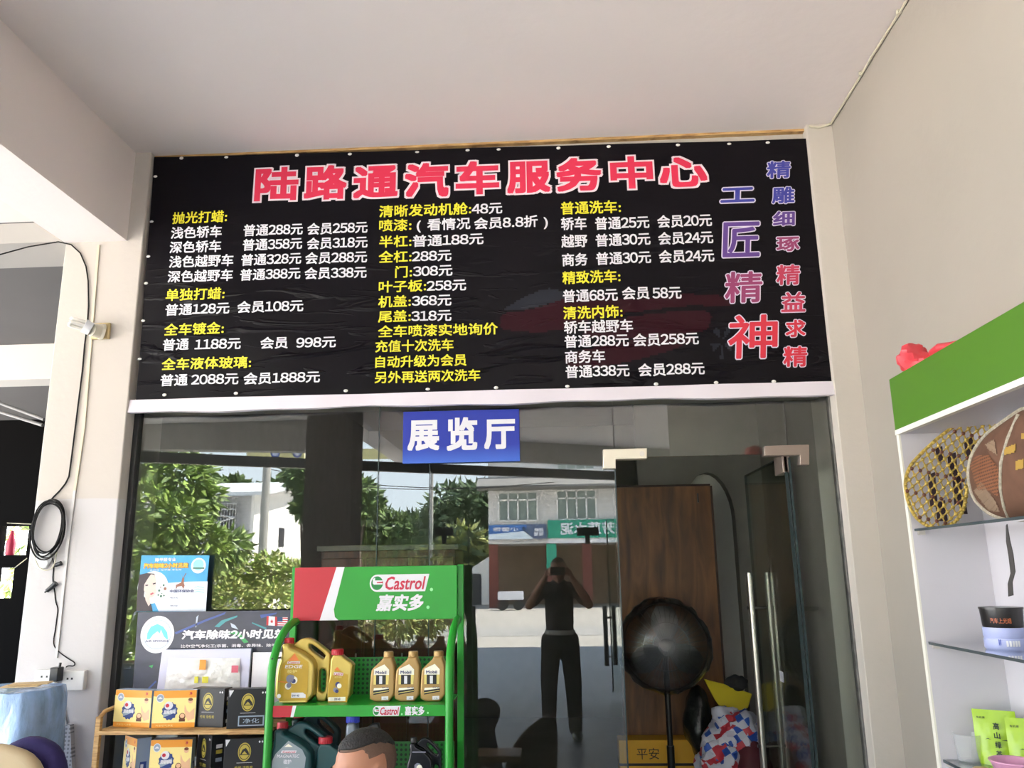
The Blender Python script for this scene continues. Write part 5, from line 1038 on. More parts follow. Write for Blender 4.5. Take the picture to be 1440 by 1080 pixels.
# ================================================================ INSIDE THE SHOWROOM
walnut = pattern_mat('walnut_veneer', [rgb(84, 52, 28), rgb(120, 78, 42), rgb(142, 96, 54)], 'wood', 5, .45, (3, 3, .5))
a, b = at(871, 686, 1.62), at(1004, 1000, 1.62); t = thing('wood_panel', 'tall brown wood-grain door panel standing inside the open doorway', 'door panel', ((a[0] + b[0]) / 2 + .02, 1.6, 0)); w = b[0] - a[0] + .1
mb = MB(); mb.box(-w / 2, w / 2, 0, .045, 0, a[2]); mb.build('panel', walnut, t, .002)
mb = MB(); mb.box(-w / 2 - .012, -w / 2, -.004, .05, 0, a[2]); mb.box(w / 2, w / 2 + .012, -.004, .05, 0, a[2]); mb.box(-w / 2, w / 2, -.004, .05, a[2], a[2] + .012); mb.build('edge_band', mat('dark_walnut', rgb(58, 36, 22), .5), t)
mb = MB(); p = at(981, 696, 1.6); mb.box(p[0] - t.location.x - .004, p[0] - t.location.x + .004, -.012, 0, p[2] - .05, p[2] + .01); mb.build('hook', black_pl, t)
a, b = at(870, 1041, 1.42), at(964, 1076, 1.42); t = thing('cardboard_carton', 'bright yellow carton with dark brush writing at the foot of the wood panel', 'carton', (a[0] + .24, 1.42, 0)); h = a[2]
mb = MB(); mb.box(-.24, .24, 0, .16, 0, h); mb.build('carton_body', mat('yellow_card', rgb(230, 172, 40), .5), t, .003); mb = MB(); F = Face((-.24, 0, 0), (.48, 0, 0), (0, 0, h), (0, -1, 0))
F.text(mb, '平安', .22, .50, .80, .92, 0, .001, .0); F.text(mb, '如意', .22, .50, .58, .70, 0, .001, .0); F.text(mb, '吉', .76, .84, .60, .70, 0, .001, .0)
mb.build('lettering', mat('brush_black', (.02, .015, .012), .6), t, smooth=False); mb = MB(); mb.box(-.2405, .2405, -.0015, .1615, h - .145, h - .13); mb.build('dark_band', black_pl, t)
# fan in a clear bag
p = at(935, 908, 1.2); t = thing('pedestal_fan', 'black pedestal fan wrapped in clear plastic in front of the wood panel', 'fan', (p[0], 1.2, 0)); R_ = .248; zc = p[2]
mb = MB(); mb.lathe([(.20, 0), (.20, .02), (.06, .045), (0, .05)], n=40); mb.build('base', black_pl, t)
mb = MB(); mb.cone((0, 0, .03), (0, 0, zc - .03), .017, n=16); mb.cone((0, 0, .03), (0, 0, zc * .5), .022, n=16); mb.build('pole', black_pl, t)
mb = MB(); mb.cone((0, .0, zc), (0, .16, zc), .07, .055, 24); mb.build('motor', black_pl, t)
mb = MB()
for k in range(40):
    A_ = 2 * PI * k / 40; mb.tube([(.05 * math.cos(A_), -.09, zc + .05 * math.sin(A_)), (.8 * R_ * math.cos(A_), -.075, zc + .8 * R_ * math.sin(A_)), (R_ * math.cos(A_), -.03, zc + R_ * math.sin(A_))], .0018, 5)
for r_, y in ((R_, -.03), (R_ * .55, -.083), (.05, -.09)): mb.tube([(r_ * math.cos(2 * PI * i / 48), y, zc + r_ * math.sin(2 * PI * i / 48)) for i in range(48)], .004 if r_ > .2 else .003, 6, 0, True)
mb.build('guard', mat('dark_wire', (.03, .028, .026), .4), t)
for k in range(3):
    A_ = PI / 2 + 2 * PI * k / 3; u = Vector((math.cos(A_), 0, math.sin(A_))); v = Vector((-math.sin(A_), 0, math.cos(A_))); mb = MB(); V = []; N = 8
    for s in (0, .004):
        for i in range(N + 1):
            f = i / N; wd_ = .028 + .05 * math.sin(PI * f * .9)
            for sg in (-1, 1): q = u * (.03 + .2 * f) + v * (sg * wd_); V.append((q.x, -.045 + .02 * sg + s, zc + q.z))
    n2 = 2 * (N + 1); Fc = []
    for s in (0, 1): Fc += [(s * n2 + 2 * i, s * n2 + 2 * i + 1, s * n2 + 2 * i + 3, s * n2 + 2 * i + 2) for i in range(N)]
    mb.add(V, Fc); mb.build('blade', mat('dark_blade', (.03, .03, .032), .3), t)
mb = MB(); mb.ell((0, .0, zc), (R_ + .03, .13, R_ + .03), 48, 0, None, 24, lambda q: q * (1 + .07 * noise.noise(q * 9) + .05 * noise.noise(q * 25)))
mb.build('plastic_cover', clear_mat('wrinkled_film', (.66, .66, .66), .08, .25), t)
# heap of bags
def lump(name, label, cat, c, r, m, seed, amp=.18, k=6., rz=0., group=None, on=None):
    mb = MB(); mb.ell((0, 0, 0), r, 40, 0, None, 26, lambda q: q * (1 + amp * noise.noise(q * k + Vector((seed, 0, 0))) + amp * .4 * noise.noise(q * k * 3 + Vector((0, seed, 0)))))
    o = mb.build(name, m, None); zmin = min(v.co.z for v in o.data.vertices); o.location = (c[0], c[1], c[2]); o.rotation_euler = (0, 0, rz); return tag(o, label, cat, group)
def plaid():
    m = bpy.data.materials.new('woven_plaid'); m.use_nodes = True; n = m.node_tree.nodes; L = m.node_tree.links; b = n['Principled BSDF']; b.inputs['Roughness'].default_value = .5
    t_ = n.new('ShaderNodeTexCoord'); mm = n.new('ShaderNodeMapping'); mm.inputs['Rotation'].default_value = (.4, .5, .3); L.new(t_.outputs['Object'], mm.inputs[0])
    v = n.new('ShaderNodeTexVoronoi'); v.distance = 'CHEBYCHEV'; v.inputs['Scale'].default_value = 26; v.inputs['Randomness'].default_value = .25; L.new(mm.outputs[0], v.inputs['Vector'])
    s = n.new('ShaderNodeSeparateColor'); L.new(v.outputs['Color'], s.inputs[0]); r = n.new('ShaderNodeValToRGB'); r.color_ramp.interpolation = 'CONSTANT'; L.new(s.outputs[0], r.inputs[0])
    for i, (p, c) in enumerate(((0, (190, 192, 204)), (.55, (40, 80, 165)), (.72, (180, 50, 62)), (.86, (200, 200, 210)))):
        e = r.color_ramp.elements[i] if i < 2 else r.color_ramp.elements.new(p); e.position = p; e.color = (*rgb(*c), 1)
    L.new(r.outputs[0], b.inputs['Base Color']); return m
PL = plaid()
def ip(px, py, Y): return at(px, py, Y)
lump('woven_bag', 'red, white and blue plaid woven bag on top of the heap inside the doorway', 'bag', ip(1032, 1035, 1.02), (.15, .15, .17), PL, 2.0, .45, 9.)
lump('woven_bag', 'crushed plaid woven bag low at the front of the heap by the yellow carton', 'bag', ip(1014, 1082, .98), (.13, .14, .15), PL, 6.0, .5, 10.)
lump('black_bag', 'shiny black plastic sack left in the heap of bags, beside the fan pole', 'bag', ip(982, 1015, 1.34), (.085, .12, .2), mat('black_sack', (.012, .013, .012), .25, bump=.5, bscale=40), 4.0, .25)
lump('maroon_bag', 'dark maroon bag at the front right of the heap by the door handle', 'bag', ip(1056, 1085, .96), (.10, .14, .18), mat('maroon_cloth', rgb(84, 30, 38), .7), 9.0, .25)
mb = MB(); a = [ip(990, 955, 1.3), ip(1018, 962, 1.3), ip(1058, 976, 1.25), ip(1052, 996, 1.2), ip(1020, 1004, 1.2), ip(1006, 985, 1.25)]
V = [tuple(q) for q in a] + [(q[0], q[1] + .02, q[2]) for q in a]; mb.add(V, [(0, 1, 2, 3, 4, 5), (11, 10, 9, 8, 7, 6)] + [(i, i + 6, (i + 1) % 6 + 6, (i + 1) % 6) for i in range(6)])
tag(mb.build('yellow_sheet', mat('yellow_film', rgb(206, 186, 36), .5), None, .004), 'folded mustard-yellow sheet tucked behind the plaid bags', 'sheet')
lump('dark_cloth', 'dark rumpled cloth on top of the yellow sheet by the arch', 'cloth', ip(1037, 962, 1.3), (.06, .05, .045), mat('dark_cloth', (.02, .02, .022), .9), 12., .5, 14)
# brown cabinet left inside the showroom
a, b = at(452, 768, .75), at(640, 950, .75); t = thing('display_cabinet', 'reddish-brown wooden cabinet inside the showroom behind the green rack', 'cabinet', ((a[0] + b[0]) / 2, .75, 0)); w = b[0] - a[0]; h = a[2]
mahog = pattern_mat('mahogany', [rgb(70, 34, 22), rgb(110, 56, 36), rgb(92, 46, 30)], 'wood', 5, .35, (3, 3, .6))
mb = MB(); mb.box(-w / 2, w / 2, 0, .4, 0, h - .03); mb.build('body', mahog, t, .003); mb = MB(); mb.box(-w / 2 - .02, w / 2 + .02, -.02, .42, h - .03, h); mb.build('top', mat('pale_top_edge', rgb(110, 106, 96), .3), t, .002)
for k in range(3):
    mb = MB(); x = -w / 2 + w * (k + .03) / 3; mb.box(x, x + w * .94 / 3, -.018, 0, .06, h - .07); d = mb.build('door', mahog, t, .006); mb = MB(); mb.cone((x + w * .28 / 1, -.03, h * .6), (x + w * .28, -.03, h * .6 + .1), .005, n=8); mb.build('handle', chrome, d)

# ================================================================ PORCH FURNITURE SEEN ONLY IN THE GLASS
p = mp(688, 1058, .76); t = thing('tea_table', 'low wooden tea table with a pale edge, mirrored at the foot of the glass', 'table', (p[0] + .03, -.76, 0)); h = p[2]
mb = MB(); mb.box(-.14, .14, -.11, .11, h - .03, h); mb.build('table_top', walnut, t, .004); mb = MB(); mb.box(-.142, .142, .11, .116, h - .028, h - .006); mb.build('edge_band', bamboo, t)
for x in (-.115, .115):
    for y in (-.085, .085): mb = MB(); mb.box(x - .015, x + .015, y - .015, y + .015, 0, h - .03); mb.build('leg', black_pl, t)
p = mp(672, 1000, 1.9); t = thing('side_chair', 'black padded chair mirrored behind the tea table', 'chair', (p[0], -1.9, 0)); h = p[2]
mb = MB(); mb.add(*curve_solid([smooth_poly([(-.13, h - .42), (-.12, h - .1), (-.06, h), (.06, h - .02), (.12, h - .12), (.14, h - .42)], 2)], .07, .03)); mb.build('backrest', black_pl, t); mb = MB(); mb.box(-.14, .14, -.05, .3, max(.12, h - .46), max(.18, h - .4)); mb.build('seat', black_pl, t, .02)
for x in (-.12, .12):
    for y in (-.02, .27): mb = MB(); mb.cone((x, y, 0), (x, y, max(.12, h - .46)), .013, n=8); mb.build('leg', chrome, t)
p = mp(768, 1005, 2.0); q = mp(722, 1080, 2.0); t = thing('lounge_chair', 'dark wooden lounge chair with a sloping back mirrored beside the standing man', 'chair', (p[0], -2.0, 0)); h = p[2]
mb = MB(); P_ = lambda px, py: (mp(px, py, 2.0)[0] - p[0], mp(px, py, 2.0)[2]); mb.add(*curve_solid([smooth_poly([P_(700, 1120), P_(712, 1068), P_(726, 1040), P_(745, 1020), P_(770, 1004), P_(782, 1010), P_(785, 1040), P_(782, 1120)], 1)], .05, .02)); mb.build('backrest', mat('dark_brown_wood', rgb(70, 56, 42), .5), t)
z_ = P_(740, 1120)[1]; mb = MB(); mb.box(-.3, .1, -.02, .5, max(.2, z_ - .06), max(.26, z_)); mb.build('seat', _mc['dark_brown_wood'], t, .01)
for x in (-.26, .06):
    for y in (.02, .45): mb = MB(); mb.box(x - .02, x + .02, y - .02, y + .02, 0, max(.2, z_ - .06)); mb.build('leg', _mc['dark_brown_wood'], t)

# ================================================================ PEOPLE
def grow(name, caps, ells, mats, parent, voxel=.007, it=6, matfn=None):
    mb = MB()
    for p0, p1, r0, r1 in caps:
        mb.cone(p0, p1, r0, r1, 14); mb.ell(p0, (r0,) * 3, 14, 0, None, 8); mb.ell(p1, (r1,) * 3, 14, 0, None, 8)
    for c, r, M_ in ells: mb.ell(c, r, 24, 0, M_, 16)
    o = mb.build('temp', mats, None); md = o.modifiers.new('r', 'REMESH'); md.mode = 'VOXEL'; md.voxel_size = voxel; md.use_smooth_shade = True
    sm = o.modifiers.new('s', 'SMOOTH'); sm.iterations = it; sm.factor = .5
    me = bpy.data.meshes.new_from_object(o.evaluated_get(bpy.context.evaluated_depsgraph_get())); bpy.data.objects.remove(o)
    me.name = name; me.materials.clear()
    for m in mats: me.materials.append(m)
    idx = [0] * len(me.polygons)
    if matfn: idx = [matfn(p.center) for p in me.polygons]
    me.polygons.foreach_set('material_index', idx); me.polygons.foreach_set('use_smooth', [True] * len(me.polygons))
    o = bpy.data.objects.new(name, me); COL.objects.link(o); o.parent = parent; return o
skin = mat('skin', rgb(178, 124, 96), .5, var=.05, vscale=12); hairm = mat('black_hair', (.010, .008, .007), .55, bump=.8, bscale=160); fade = mat('shaved_hair', rgb(104, 80, 66), .8, var=.12, vscale=160); lipm = mat('lip_skin', rgb(150, 84, 76), .5); eyew = mat('eye_white', (.8, .78, .75), .3); eyed = mat('eye_dark', (.02, .012, .01), .2)
def head_parts(hc, M_):
    """caps and ellipsoids of a head centred at hc, face towards -Y before M_"""
    H = lambda x, y, z: tuple(Vector(hc) + M_ @ Vector((x, y, z)))
    caps = [(H(0, -.098, .012), H(0, -.112, -.022), .007, .012), (H(.012, -.103, -.026), H(-.012, -.103, -.026), .007, .007), (H(-.018, -.092, -.058), H(.018, -.092, -.058), .008, .008), (H(-.016, -.090, -.068), H(.016, -.090, -.068), .008, .008),
            (H(-.045, -.082, .028), H(-.012, -.095, .026), .010, .010), (H(.045, -.082, .028), H(.012, -.095, .026), .010, .010), (H(0, -.08, -.095), H(0, -.07, -.098), .022, .022)]
    ells = [(H(0, .008, .028), (.078, .098, .092), M_), (H(0, -.03, -.03), (.064, .068, .085), M_), (H(.05, -.045, -.02), (.022, .03, .03), M_), (H(-.05, -.045, -.02), (.022, .03, .03), M_)]
    for s in (-1, 1):
        for k in range(9):
            A_ = -2.2 + k * .5; caps.append((H(s * .083, .012 + .016 * math.cos(A_), -.004 + .028 * math.sin(A_)), H(s * .083, .012 + .016 * math.cos(A_ + .5), -.004 + .028 * math.sin(A_ + .5)), .0058, .0058))
        caps.append((H(s * .078, .004, -.028), H(s * .074, .0, -.01), .007, .008)); ells.append((H(s * .078, .012, -.004), (.006, .016, .026), M_))
    return caps, ells, H
def head_extras(t, hc, M_, H, style):
    for s in (-1, 1):
        mb = MB(); mb.ell(H(s * .030, -.082, .006), (.0125, .0115, .011), 16, 0, None, 10); e = mb.build('eye', eyew, t); mb = MB(); mb.ell(H(s * .030, -.0925, .005), (.006, .003, .006), 12, 0, None, 8); mb.build('iris', eyed, e)
    mb = MB(); mb.tube([H(-.022, -.0995, -.0625), H(0, -.103, -.061), H(.022, -.0995, -.0625)], .0035, 8); mb.build('mouth', lipm, t)
    for s in (-1, 1): mb = MB(); mb.tube([H(s * .014, -.103, .032), H(s * .032, -.098, .037), H(s * .050, -.082, .032)], .0035, 6); mb.build('eyebrow', hairm, t)
    def cut(keep, sc):
        def f(q):
            return q * (sc if keep(q) else .90)
        return f
    top = lambda q: q.z > .030 + 7.5 * q.x * q.x + (.030 * max(0, (-q.y - .02) / .07)) - .02 * max(0, q.y / .09)
    side = lambda q: (q.z > -.045 and q.y > -.025 and not (abs(q.x) > .06 and q.z < .02 and q.y < .035)) or (q.z > .052)
    mb = MB(); mb.ell(H(0, .008, .028), (.078, .098, .092), 64, 0, M_, 44, cut(side, 1.022)); mb.build('shaved_sides', fade if style == 'fade' else hairm, t)
    mb = MB(); mb.ell(H(0, .008, .028), (.078, .098, .092), 64, 0, M_, 44, cut(top, 1.06)); mb.build('hair', hairm, t)
def hand(palm0, palm1, tips, thumb):
    """palm0 wrist end, palm1 knuckle end; tips: list of (root, mid, tip)"""
    c = [(palm0, palm1, .024, .022)]
    for r_, m_, t_ in tips: c += [(palm1, r_, .016, .0105), (r_, m_, .0095, .0088), (m_, t_, .0088, .0075)]
    c += [(palm0, thumb[0], .018, .012), (thumb[0], thumb[1], .0115, .0100), (thumb[1], thumb[2], .010, .0085)]; return c
# --- seated man at the bottom of the picture
hx_ = float(at(514, 1060, -1.18)[0]); ztop = float(at(512, 1026, -1.18)[2])
man = thing('person', 'seated man with cropped dark hair and shaved sides in front of the green rack', 'person', (hx_, -1.18, 0), -.89)
dz = ztop - 1.105; V3 = Vector
hc = V3((0, -.0, .985 + dz)); tilt = Matrix.Rotation(.22, 3, 'X')
caps, ells, H = head_parts(hc, tilt); Z = lambda x, y, z: (x, y + .15, z + dz)
caps += [(Z(0, -.13, .90), Z(0, -.07, .80), .055, .062), (Z(0, -.06, .70), Z(0, .02, .44), .13, .135), (Z(-.14, -.05, .77), Z(.14, -.05, .77), .07, .07)]
tipsR = []; tipsL = []
for s in (-1, 1):
    caps += [(Z(s * .18, -.05, .77), Z(s * .245, -.22, .55), .056, .044), (Z(s * .245, -.22, .55), Z(s * .10, -.42, .57), .042, .028), (Z(s * .09, .0, .36), Z(s * .17, -.42, .42), .085, .062), (Z(s * .17, -.42, .42), (s * .16, -.22, .09), .058, .040), ((s * .16, -.20, .06), (s * .18, -.40, .035), .038, .032)]
    roots = [(Z(s * (.045 - .012 * k), -.475 - .004 * k, .575 + .020 * (1.5 - k)), Z(s * (.020 - .008 * k), -.51, .58 + .018 * (1.5 - k)), Z(s * (.004), -.505 + .012 * k, .585 + .016 * (1.5 - k))) for k in range(4)]
    caps += hand(Z(s * .09, -.43, .57), Z(s * .055, -.465, .575), roots, (Z(s * .075, -.455, .605), Z(s * .045, -.48, .63), Z(s * .02, -.495, .64)))
grow('body', caps, ells, [skin], man, .006, 5)
head_extras(man, hc, tilt, H, 'fade')
grow('shirt', [(Z(0, -.065, .82), Z(0, -.07, .79), .075, .09), (Z(0, -.06, .70), Z(0, .02, .44), .148, .155), (Z(-.14, -.05, .77), Z(.14, -.05, .77), .084, .084)] + [(Z(s * .17, -.05, .77), Z(s * .225, -.165, .62), .072, .062) for s in (-1, 1)], [], [mat('grey_tshirt', rgb(80, 82, 88), .9)], man, .010, 4)
grow('trousers', [(Z(0, .01, .40), Z(0, .02, .36), .14, .14)] + [c for s in (-1, 1) for c in ((Z(s * .09, .0, .36), Z(s * .17, -.42, .42), .10, .076), (Z(s * .17, -.42, .42), (s * .16, -.22, .12), .072, .055))], [], [mat('dark_trousers', rgb(34, 34, 42), .9)], man, .010, 4)
for s in (-1, 1): mb = MB(); mb.ell((s * .17, -.29, .042), (.052, .145, .042), 20, 0, None, 12, lambda q: Vector((q.x, q.y, max(q.z, -.04)))); mb.build('shoe', black_pl, man)
st = thing('stool', 'low round wooden stool under the seated man', 'stool', (hx_, -1.18, 0), -.89); zs_ = .235 + dz
mb = MB(); mb.lathe([(.165, 0), (.17, .01), (.17, .03), (.16, .035), (0, .035)], (.0, .16, zs_ - .03), 32); mb.build('seat', walnut, st)
for k in range(4): A_ = PI / 4 + k * PI / 2; mb = MB(); mb.cone((.14 * math.cos(A_), .16 + .14 * math.sin(A_), 0), (.11 * math.cos(A_), .16 + .11 * math.sin(A_), zs_ - .03), .016, n=10); mb.build('leg', walnut, st)
tag((lambda m_: (m_.box(-.036, .036, -.004, .004, -.07, .07), m_.build('mobile_phone', black_pl, None, .003))[1])(MB()), 'black mobile phone held low in the seated man\'s hands', 'phone')
phn = bpy.data.objects['mobile_phone']; phn.matrix_world = man.matrix_basis @ Matrix.Translation(Z(0, -.505, .60)) @ Matrix.Rotation(-.5, 4, 'X')
# --- the photographer, mirrored in the glass (stands behind the camera)
pho = thing('person', 'standing man in a dark T-shirt mirrored in the glass, arms raised to a phone', 'person', (0.0, -4.26, 0), PI)
hc = V3((0, -.015, 1.555)); tilt = Matrix.Rotation(.06, 3, 'X'); caps, ells, H = head_parts(hc, tilt)
caps += [((0, .01, 1.46), (0, .02, 1.40), .056, .06), ((0, .02, 1.27), (0, .01, 1.02), .125, .115), ((0, .01, .98), (0, .01, .94), .125, .12), ((-.13, .02, 1.37), (.13, .02, 1.37), .065, .065)]
for s in (-1, 1):
    caps += [((s * .175, .02, 1.365), (s * .285, -.13, 1.235), .052, .043), ((s * .285, -.13, 1.235), (s * .125, -.245, 1.49), .042, .028), ((s * .085, .01, .92), (s * .115, -.01, .50), .086, .06), ((s * .115, -.01, .50), (s * .125, .03, .09), .056, .036), ((s * .125, .04, .05), (s * .15, -.12, .035), .036, .03)]
    roots = [((s * .088, -.282, 1.575 - .020 * k), (s * .086, -.316, 1.578 - .020 * k), (s * (.070 - .004 * (k % 2)), -.337, 1.578 - .019 * k)) for k in range(4)]
    caps += hand((s * .122, -.25, 1.495), (s * .105, -.265, 1.545), roots, ((s * .100, -.262, 1.52), (s * .085, -.292, 1.508), (s * .064, -.302, 1.516)))
grow('body', caps, ells, [skin], pho, .0062, 5)
head_extras(pho, hc, tilt, H, 'full')
grow('shirt', [((0, .02, 1.42), (0, .02, 1.38), .08, .1), ((0, .02, 1.27), (0, .01, 1.0), .142, .136), ((-.13, .02, 1.37), (.13, .02, 1.37), .08, .08)] + [((s * .17, .02, 1.37), (s * .245, -.08, 1.28), .07, .062) for s in (-1, 1)], [], [mat('charcoal_tshirt', rgb(66, 58, 54), .9)], pho, .010, 4)
grow('trousers', [((0, .01, .99), (0, .01, .93), .134, .136)] + [c for s in (-1, 1) for c in (((s * .085, .01, .90), (s * .115, -.01, .50), .10, .082), ((s * .115, -.01, .50), (s * .125, .03, .10), .08, .066))], [], [mat('black_trousers', rgb(30, 27, 27), .9)], pho, .010, 4)
mb = MB(); mb.lathe([(.140, .955), (.147, .96), (.147, .995), (.140, 1.0)], (0, .01, 0), 40); mb.build('belt', mat('pale_belt', rgb(190, 186, 176), .5), pho)
for s in (-1, 1): mb = MB(); mb.ell((s * .14, -.04, .045), (.05, .14, .045), 20, 0, None, 12, lambda q: Vector((q.x, q.y, max(q.z, -.044)))); mb.build('shoe', black_pl, pho)
t = thing('camera_phone', 'dark phone held up by the mirrored standing man', 'phone', (0, -3.945, 1.55)); mb = MB(); mb.box(-.079, .079, -.008, 0, -.038, .038); mb.build('body', black_pl, t, .003); mb = MB(); mb.cone((.05, 0, .015), (.05, .003, .015), .011, n=20); mb.cone((.05, 0, -.012), (.05, .003, -.012), .011, n=20); mb.build('lens', glass_edge, t)

# ================================================================ THE STREET IN FRONT OF THE PORCH (mirrored in the glass)
def leafcol(n, c): return mat('leaf_' + n, c, .45, var=.35, vscale=3.0)
leaf_a, leaf_b, leaf_c, leaf_d = leafcol('bright', (.26, .36, .09)), leafcol('mid', (.16, .23, .08)), leafcol('dark', (.085, .13, .06)), leafcol('yellowish', (.36, .38, .13))
bark = mat('bark', (.12, .09, .07), .9, var=.3, vscale=12)
def foliage(blobs, n, size, mats, seed):
    r = random.Random(seed); mb = MB(); tot = sum(b[1] ** 2 for b in blobs)
    for c, R_, sq in blobs:
        k = int(n * R_ ** 2 / tot)
        for i in range(k):
            d = Vector((r.gauss(0, 1), r.gauss(0, 1), r.gauss(0, 1))).normalized(); p = Vector(c) + Vector((d.x, d.y, d.z * sq)) * R_ * (r.random() ** .28)
            u = (d + Vector((r.uniform(-1, 1), r.uniform(-1, 1), r.uniform(-1.2, .4)))).normalized(); v = u.cross(Vector((r.uniform(-1, 1), r.uniform(-1, 1), r.uniform(-1, 1)))).normalized(); w = u.cross(v)
            s = size * r.uniform(.6, 1.3); b_ = p + u * s; m_ = p + u * s * .5
            mb.add([p, m_ + v * s * .2 + w * s * .07, b_, m_ - v * s * .2 + w * s * .07], [(0, 1, 2), (0, 2, 3)], 0 if r.random() < .6 else 1 if len(mats) > 1 else 0)
    return mb
def plant(name, label, cat, blobs, n, size, mats, seed, trunk=None, group=None):
    xs_, ys_, zs_ = zip(*[b[0] for b in blobs]); base = (sum(xs_) / len(xs_), sum(ys_) / len(ys_), -.125)
    t = thing(name, label, cat, base, 0, group); mb = foliage([((c[0] - base[0], c[1] - base[1], c[2] - base[2]), R_, q) for c, R_, q in blobs], n, size, mats, seed); mb.build('foliage', mats, t, smooth=False, fix=False)
    mb = MB(); zt = sum(zs_) / len(zs_) + .125; tr = trunk or .08; mb.tube([(0, 0, 0), (.05, .03, zt * .5), (0, 0, zt)], [tr, tr * .8, tr * .5], 8)
    for c, R_, q in blobs[:6]: mb.tube([(0, 0, zt * .45), ((c[0] - base[0]) * .5, (c[1] - base[1]) * .5, (c[2] + .125) * .75), (c[0] - base[0], c[1] - base[1], c[2] + .125)], [tr * .5, tr * .35, tr * .15], 6)
    mb.build('trunk', bark, t); return t
def bl(px, py, Y, rpx, sq=1.): p = mp(px, py, Y); return ((p[0], p[1], p[2]), rpx / 1140 * (Y + 3.9), sq)
plant('leafy_tree', 'large bright-leaved tree mirrored at the left of the glass above the blue poster', 'tree', [bl(215, 655, 11.5, 32), bl(258, 672, 11.5, 36), bl(212, 712, 11, 34), bl(248, 735, 11, 36), bl(285, 700, 12, 22), bl(290, 772, 11.5, 30), bl(220, 780, 11, 36), bl(325, 768, 12, 20), bl(205, 850, 11, 36), bl(200, 920, 11, 34)], 4600, .26, [leaf_a, leaf_b], 1)
plant('hedge', 'sunlit hedge mirrored in the glass between the blue poster and the green rack', 'hedge', [bl(310, 812, 14, 30), bl(345, 808, 14.5, 30), bl(380, 808, 14.5, 30), bl(408, 815, 14.5, 26), bl(330, 850, 13.5, 30), bl(385, 850, 13.5, 30)], 4200, .17, [leaf_d, leaf_a], 2)
plant('planter_bush', 'leafy planter bushes mirrored behind the bottles of the green rack', 'bush', [bl(475, 870, 15, 26), bl(520, 868, 15.5, 26), bl(560, 872, 15, 24), bl(600, 866, 16, 24), bl(632, 860, 17, 18)], 3000, .2, [leaf_d, leaf_b], 31)
plant('dark_tree', 'dark leafy tree mirrored beside the roof of the white house', 'tree', [bl(420, 668, 21, 18), bl(440, 690, 21, 22), bl(428, 715, 21, 14)], 1500, .3, [leaf_c, leaf_b], 3)
for i, (px, py, Y, r_, m_) in enumerate(((330, 690, 48, 16, leaf_b), (383, 694, 50, 18, leaf_b), (512, 735, 60, 34, leaf_b), (545, 752, 60, 36, leaf_b), (578, 742, 64, 20, leaf_c), (600, 755, 60, 36, leaf_b), (640, 720, 52, 42, leaf_c), (672, 712, 50, 36, leaf_c), (505, 700, 56, 26, leaf_b), (655, 775, 44, 34, leaf_d), (620, 790, 50, 34, leaf_d))):
    L_ = ['round crowned tree mirrored just above the roof of the white house', 'low crowned tree mirrored right of the pole above the white house', 'tall pale tree mirrored left of the thin pole', 'broad tree mirrored in the middle of the hillside', 'narrow dark tree mirrored on the hill skyline', 'bushy tree mirrored right of the hill dip', 'tall dark tree mirrored at the left of the shop', 'dark tree mirrored against the left wall of the shop', 'tree mirrored next to the dark porch pillar', 'yellow-green tree mirrored over the small shed', 'yellow-green bush mirrored above the green rack'][i]
    plant('hillside_tree', L_, 'tree', [bl(px, py, Y, r_, .9), bl(px - r_ * .5, py + r_ * .5, Y - .5, r_ * .7), bl(px + r_ * .5, py + r_ * .45, Y - .3, r_ * .7)], 1500, .75, [m_, leaf_c], 20 + i, .25, 'trees mirrored on the hillside')
mb = MB(); rr_ = random.Random(5)
for k in range(40): A_ = k / 39; mb.ell((-60 + 130 * A_, -95 - 8 * math.sin(A_ * 9), 0), (9, 7, 5.5 + 2 * math.sin(A_ * 7) + rr_.uniform(0, 1.5)), 16, 0, None, 10, lambda q: q * (1 + .25 * noise.noise(q * .5)))
o = mb.build('wooded_hill', leaf_c, None); o['kind'] = 'structure'; tag(o, 'wooded green hill closing the mirrored view', 'hill')
# white house with a barred window
hw = pattern_mat('house_brick', [rgb(176, 176, 178), rgb(150, 150, 154)], 'bricks', 2.2, .8); hs = mat('house_white', rgb(232, 230, 226), .8); metal = mat('window_bars', rgb(196, 196, 196), .5); dk = mat('dark_opening', (.03, .03, .035), .5)
K = mp(354, 700, 24); zE = mp(354, 697, 24)[2]; t = thing('house', 'two-storey white house with a barred window and pale gable mirrored at the left', 'house', (K[0], K[1], -.125))
zE += .125; mb = MB(); mb.box(-8, 0, -7, 0, 0, zE); mb.build('front_wall', hw, t, smooth=False)
mb = MB(); gx = .12; mb.prism([(-7.02, 0), (0.02, 0), (.02, zE), (-3.5, zE + .55), (-7.02, zE)], 'x', 0, gx); mb.build('gable_wall', hs, t, smooth=False)
mb = MB(); mb.prism([(.6, zE - .05), (.6, zE + .08), (-3.5, zE + .85), (-7.6, zE + .08), (-7.6, zE - .05), (-3.5, zE + .66)], 'x', -8.4, .7); mb.build('roof', mat('corrugated_roof', rgb(206, 210, 214), .5, .2), t, smooth=False)
wa, wb = mp(282, 712, 24), mp(331, 748, 24); mb = MB(); mb.box(wa[0] - K[0], wb[0] - K[0], .02, .05, wb[2] + .125, wa[2] + .125); wn = mb.build('window', dk, t, smooth=False)
mb = MB(); x0, x1, z0, z1 = wa[0] - K[0] - .05, wb[0] - K[0] + .05, wb[2] + .125, wa[2] + .18
for k in range(15): x = x0 + (x1 - x0) * k / 14; mb.box(x - .012, x + .012, .2, .23, z0, z1)
for z in (z0, z0 + (z1 - z0) * .8, z1): mb.box(x0, x1, .05, .24, z - .02, z + .02)
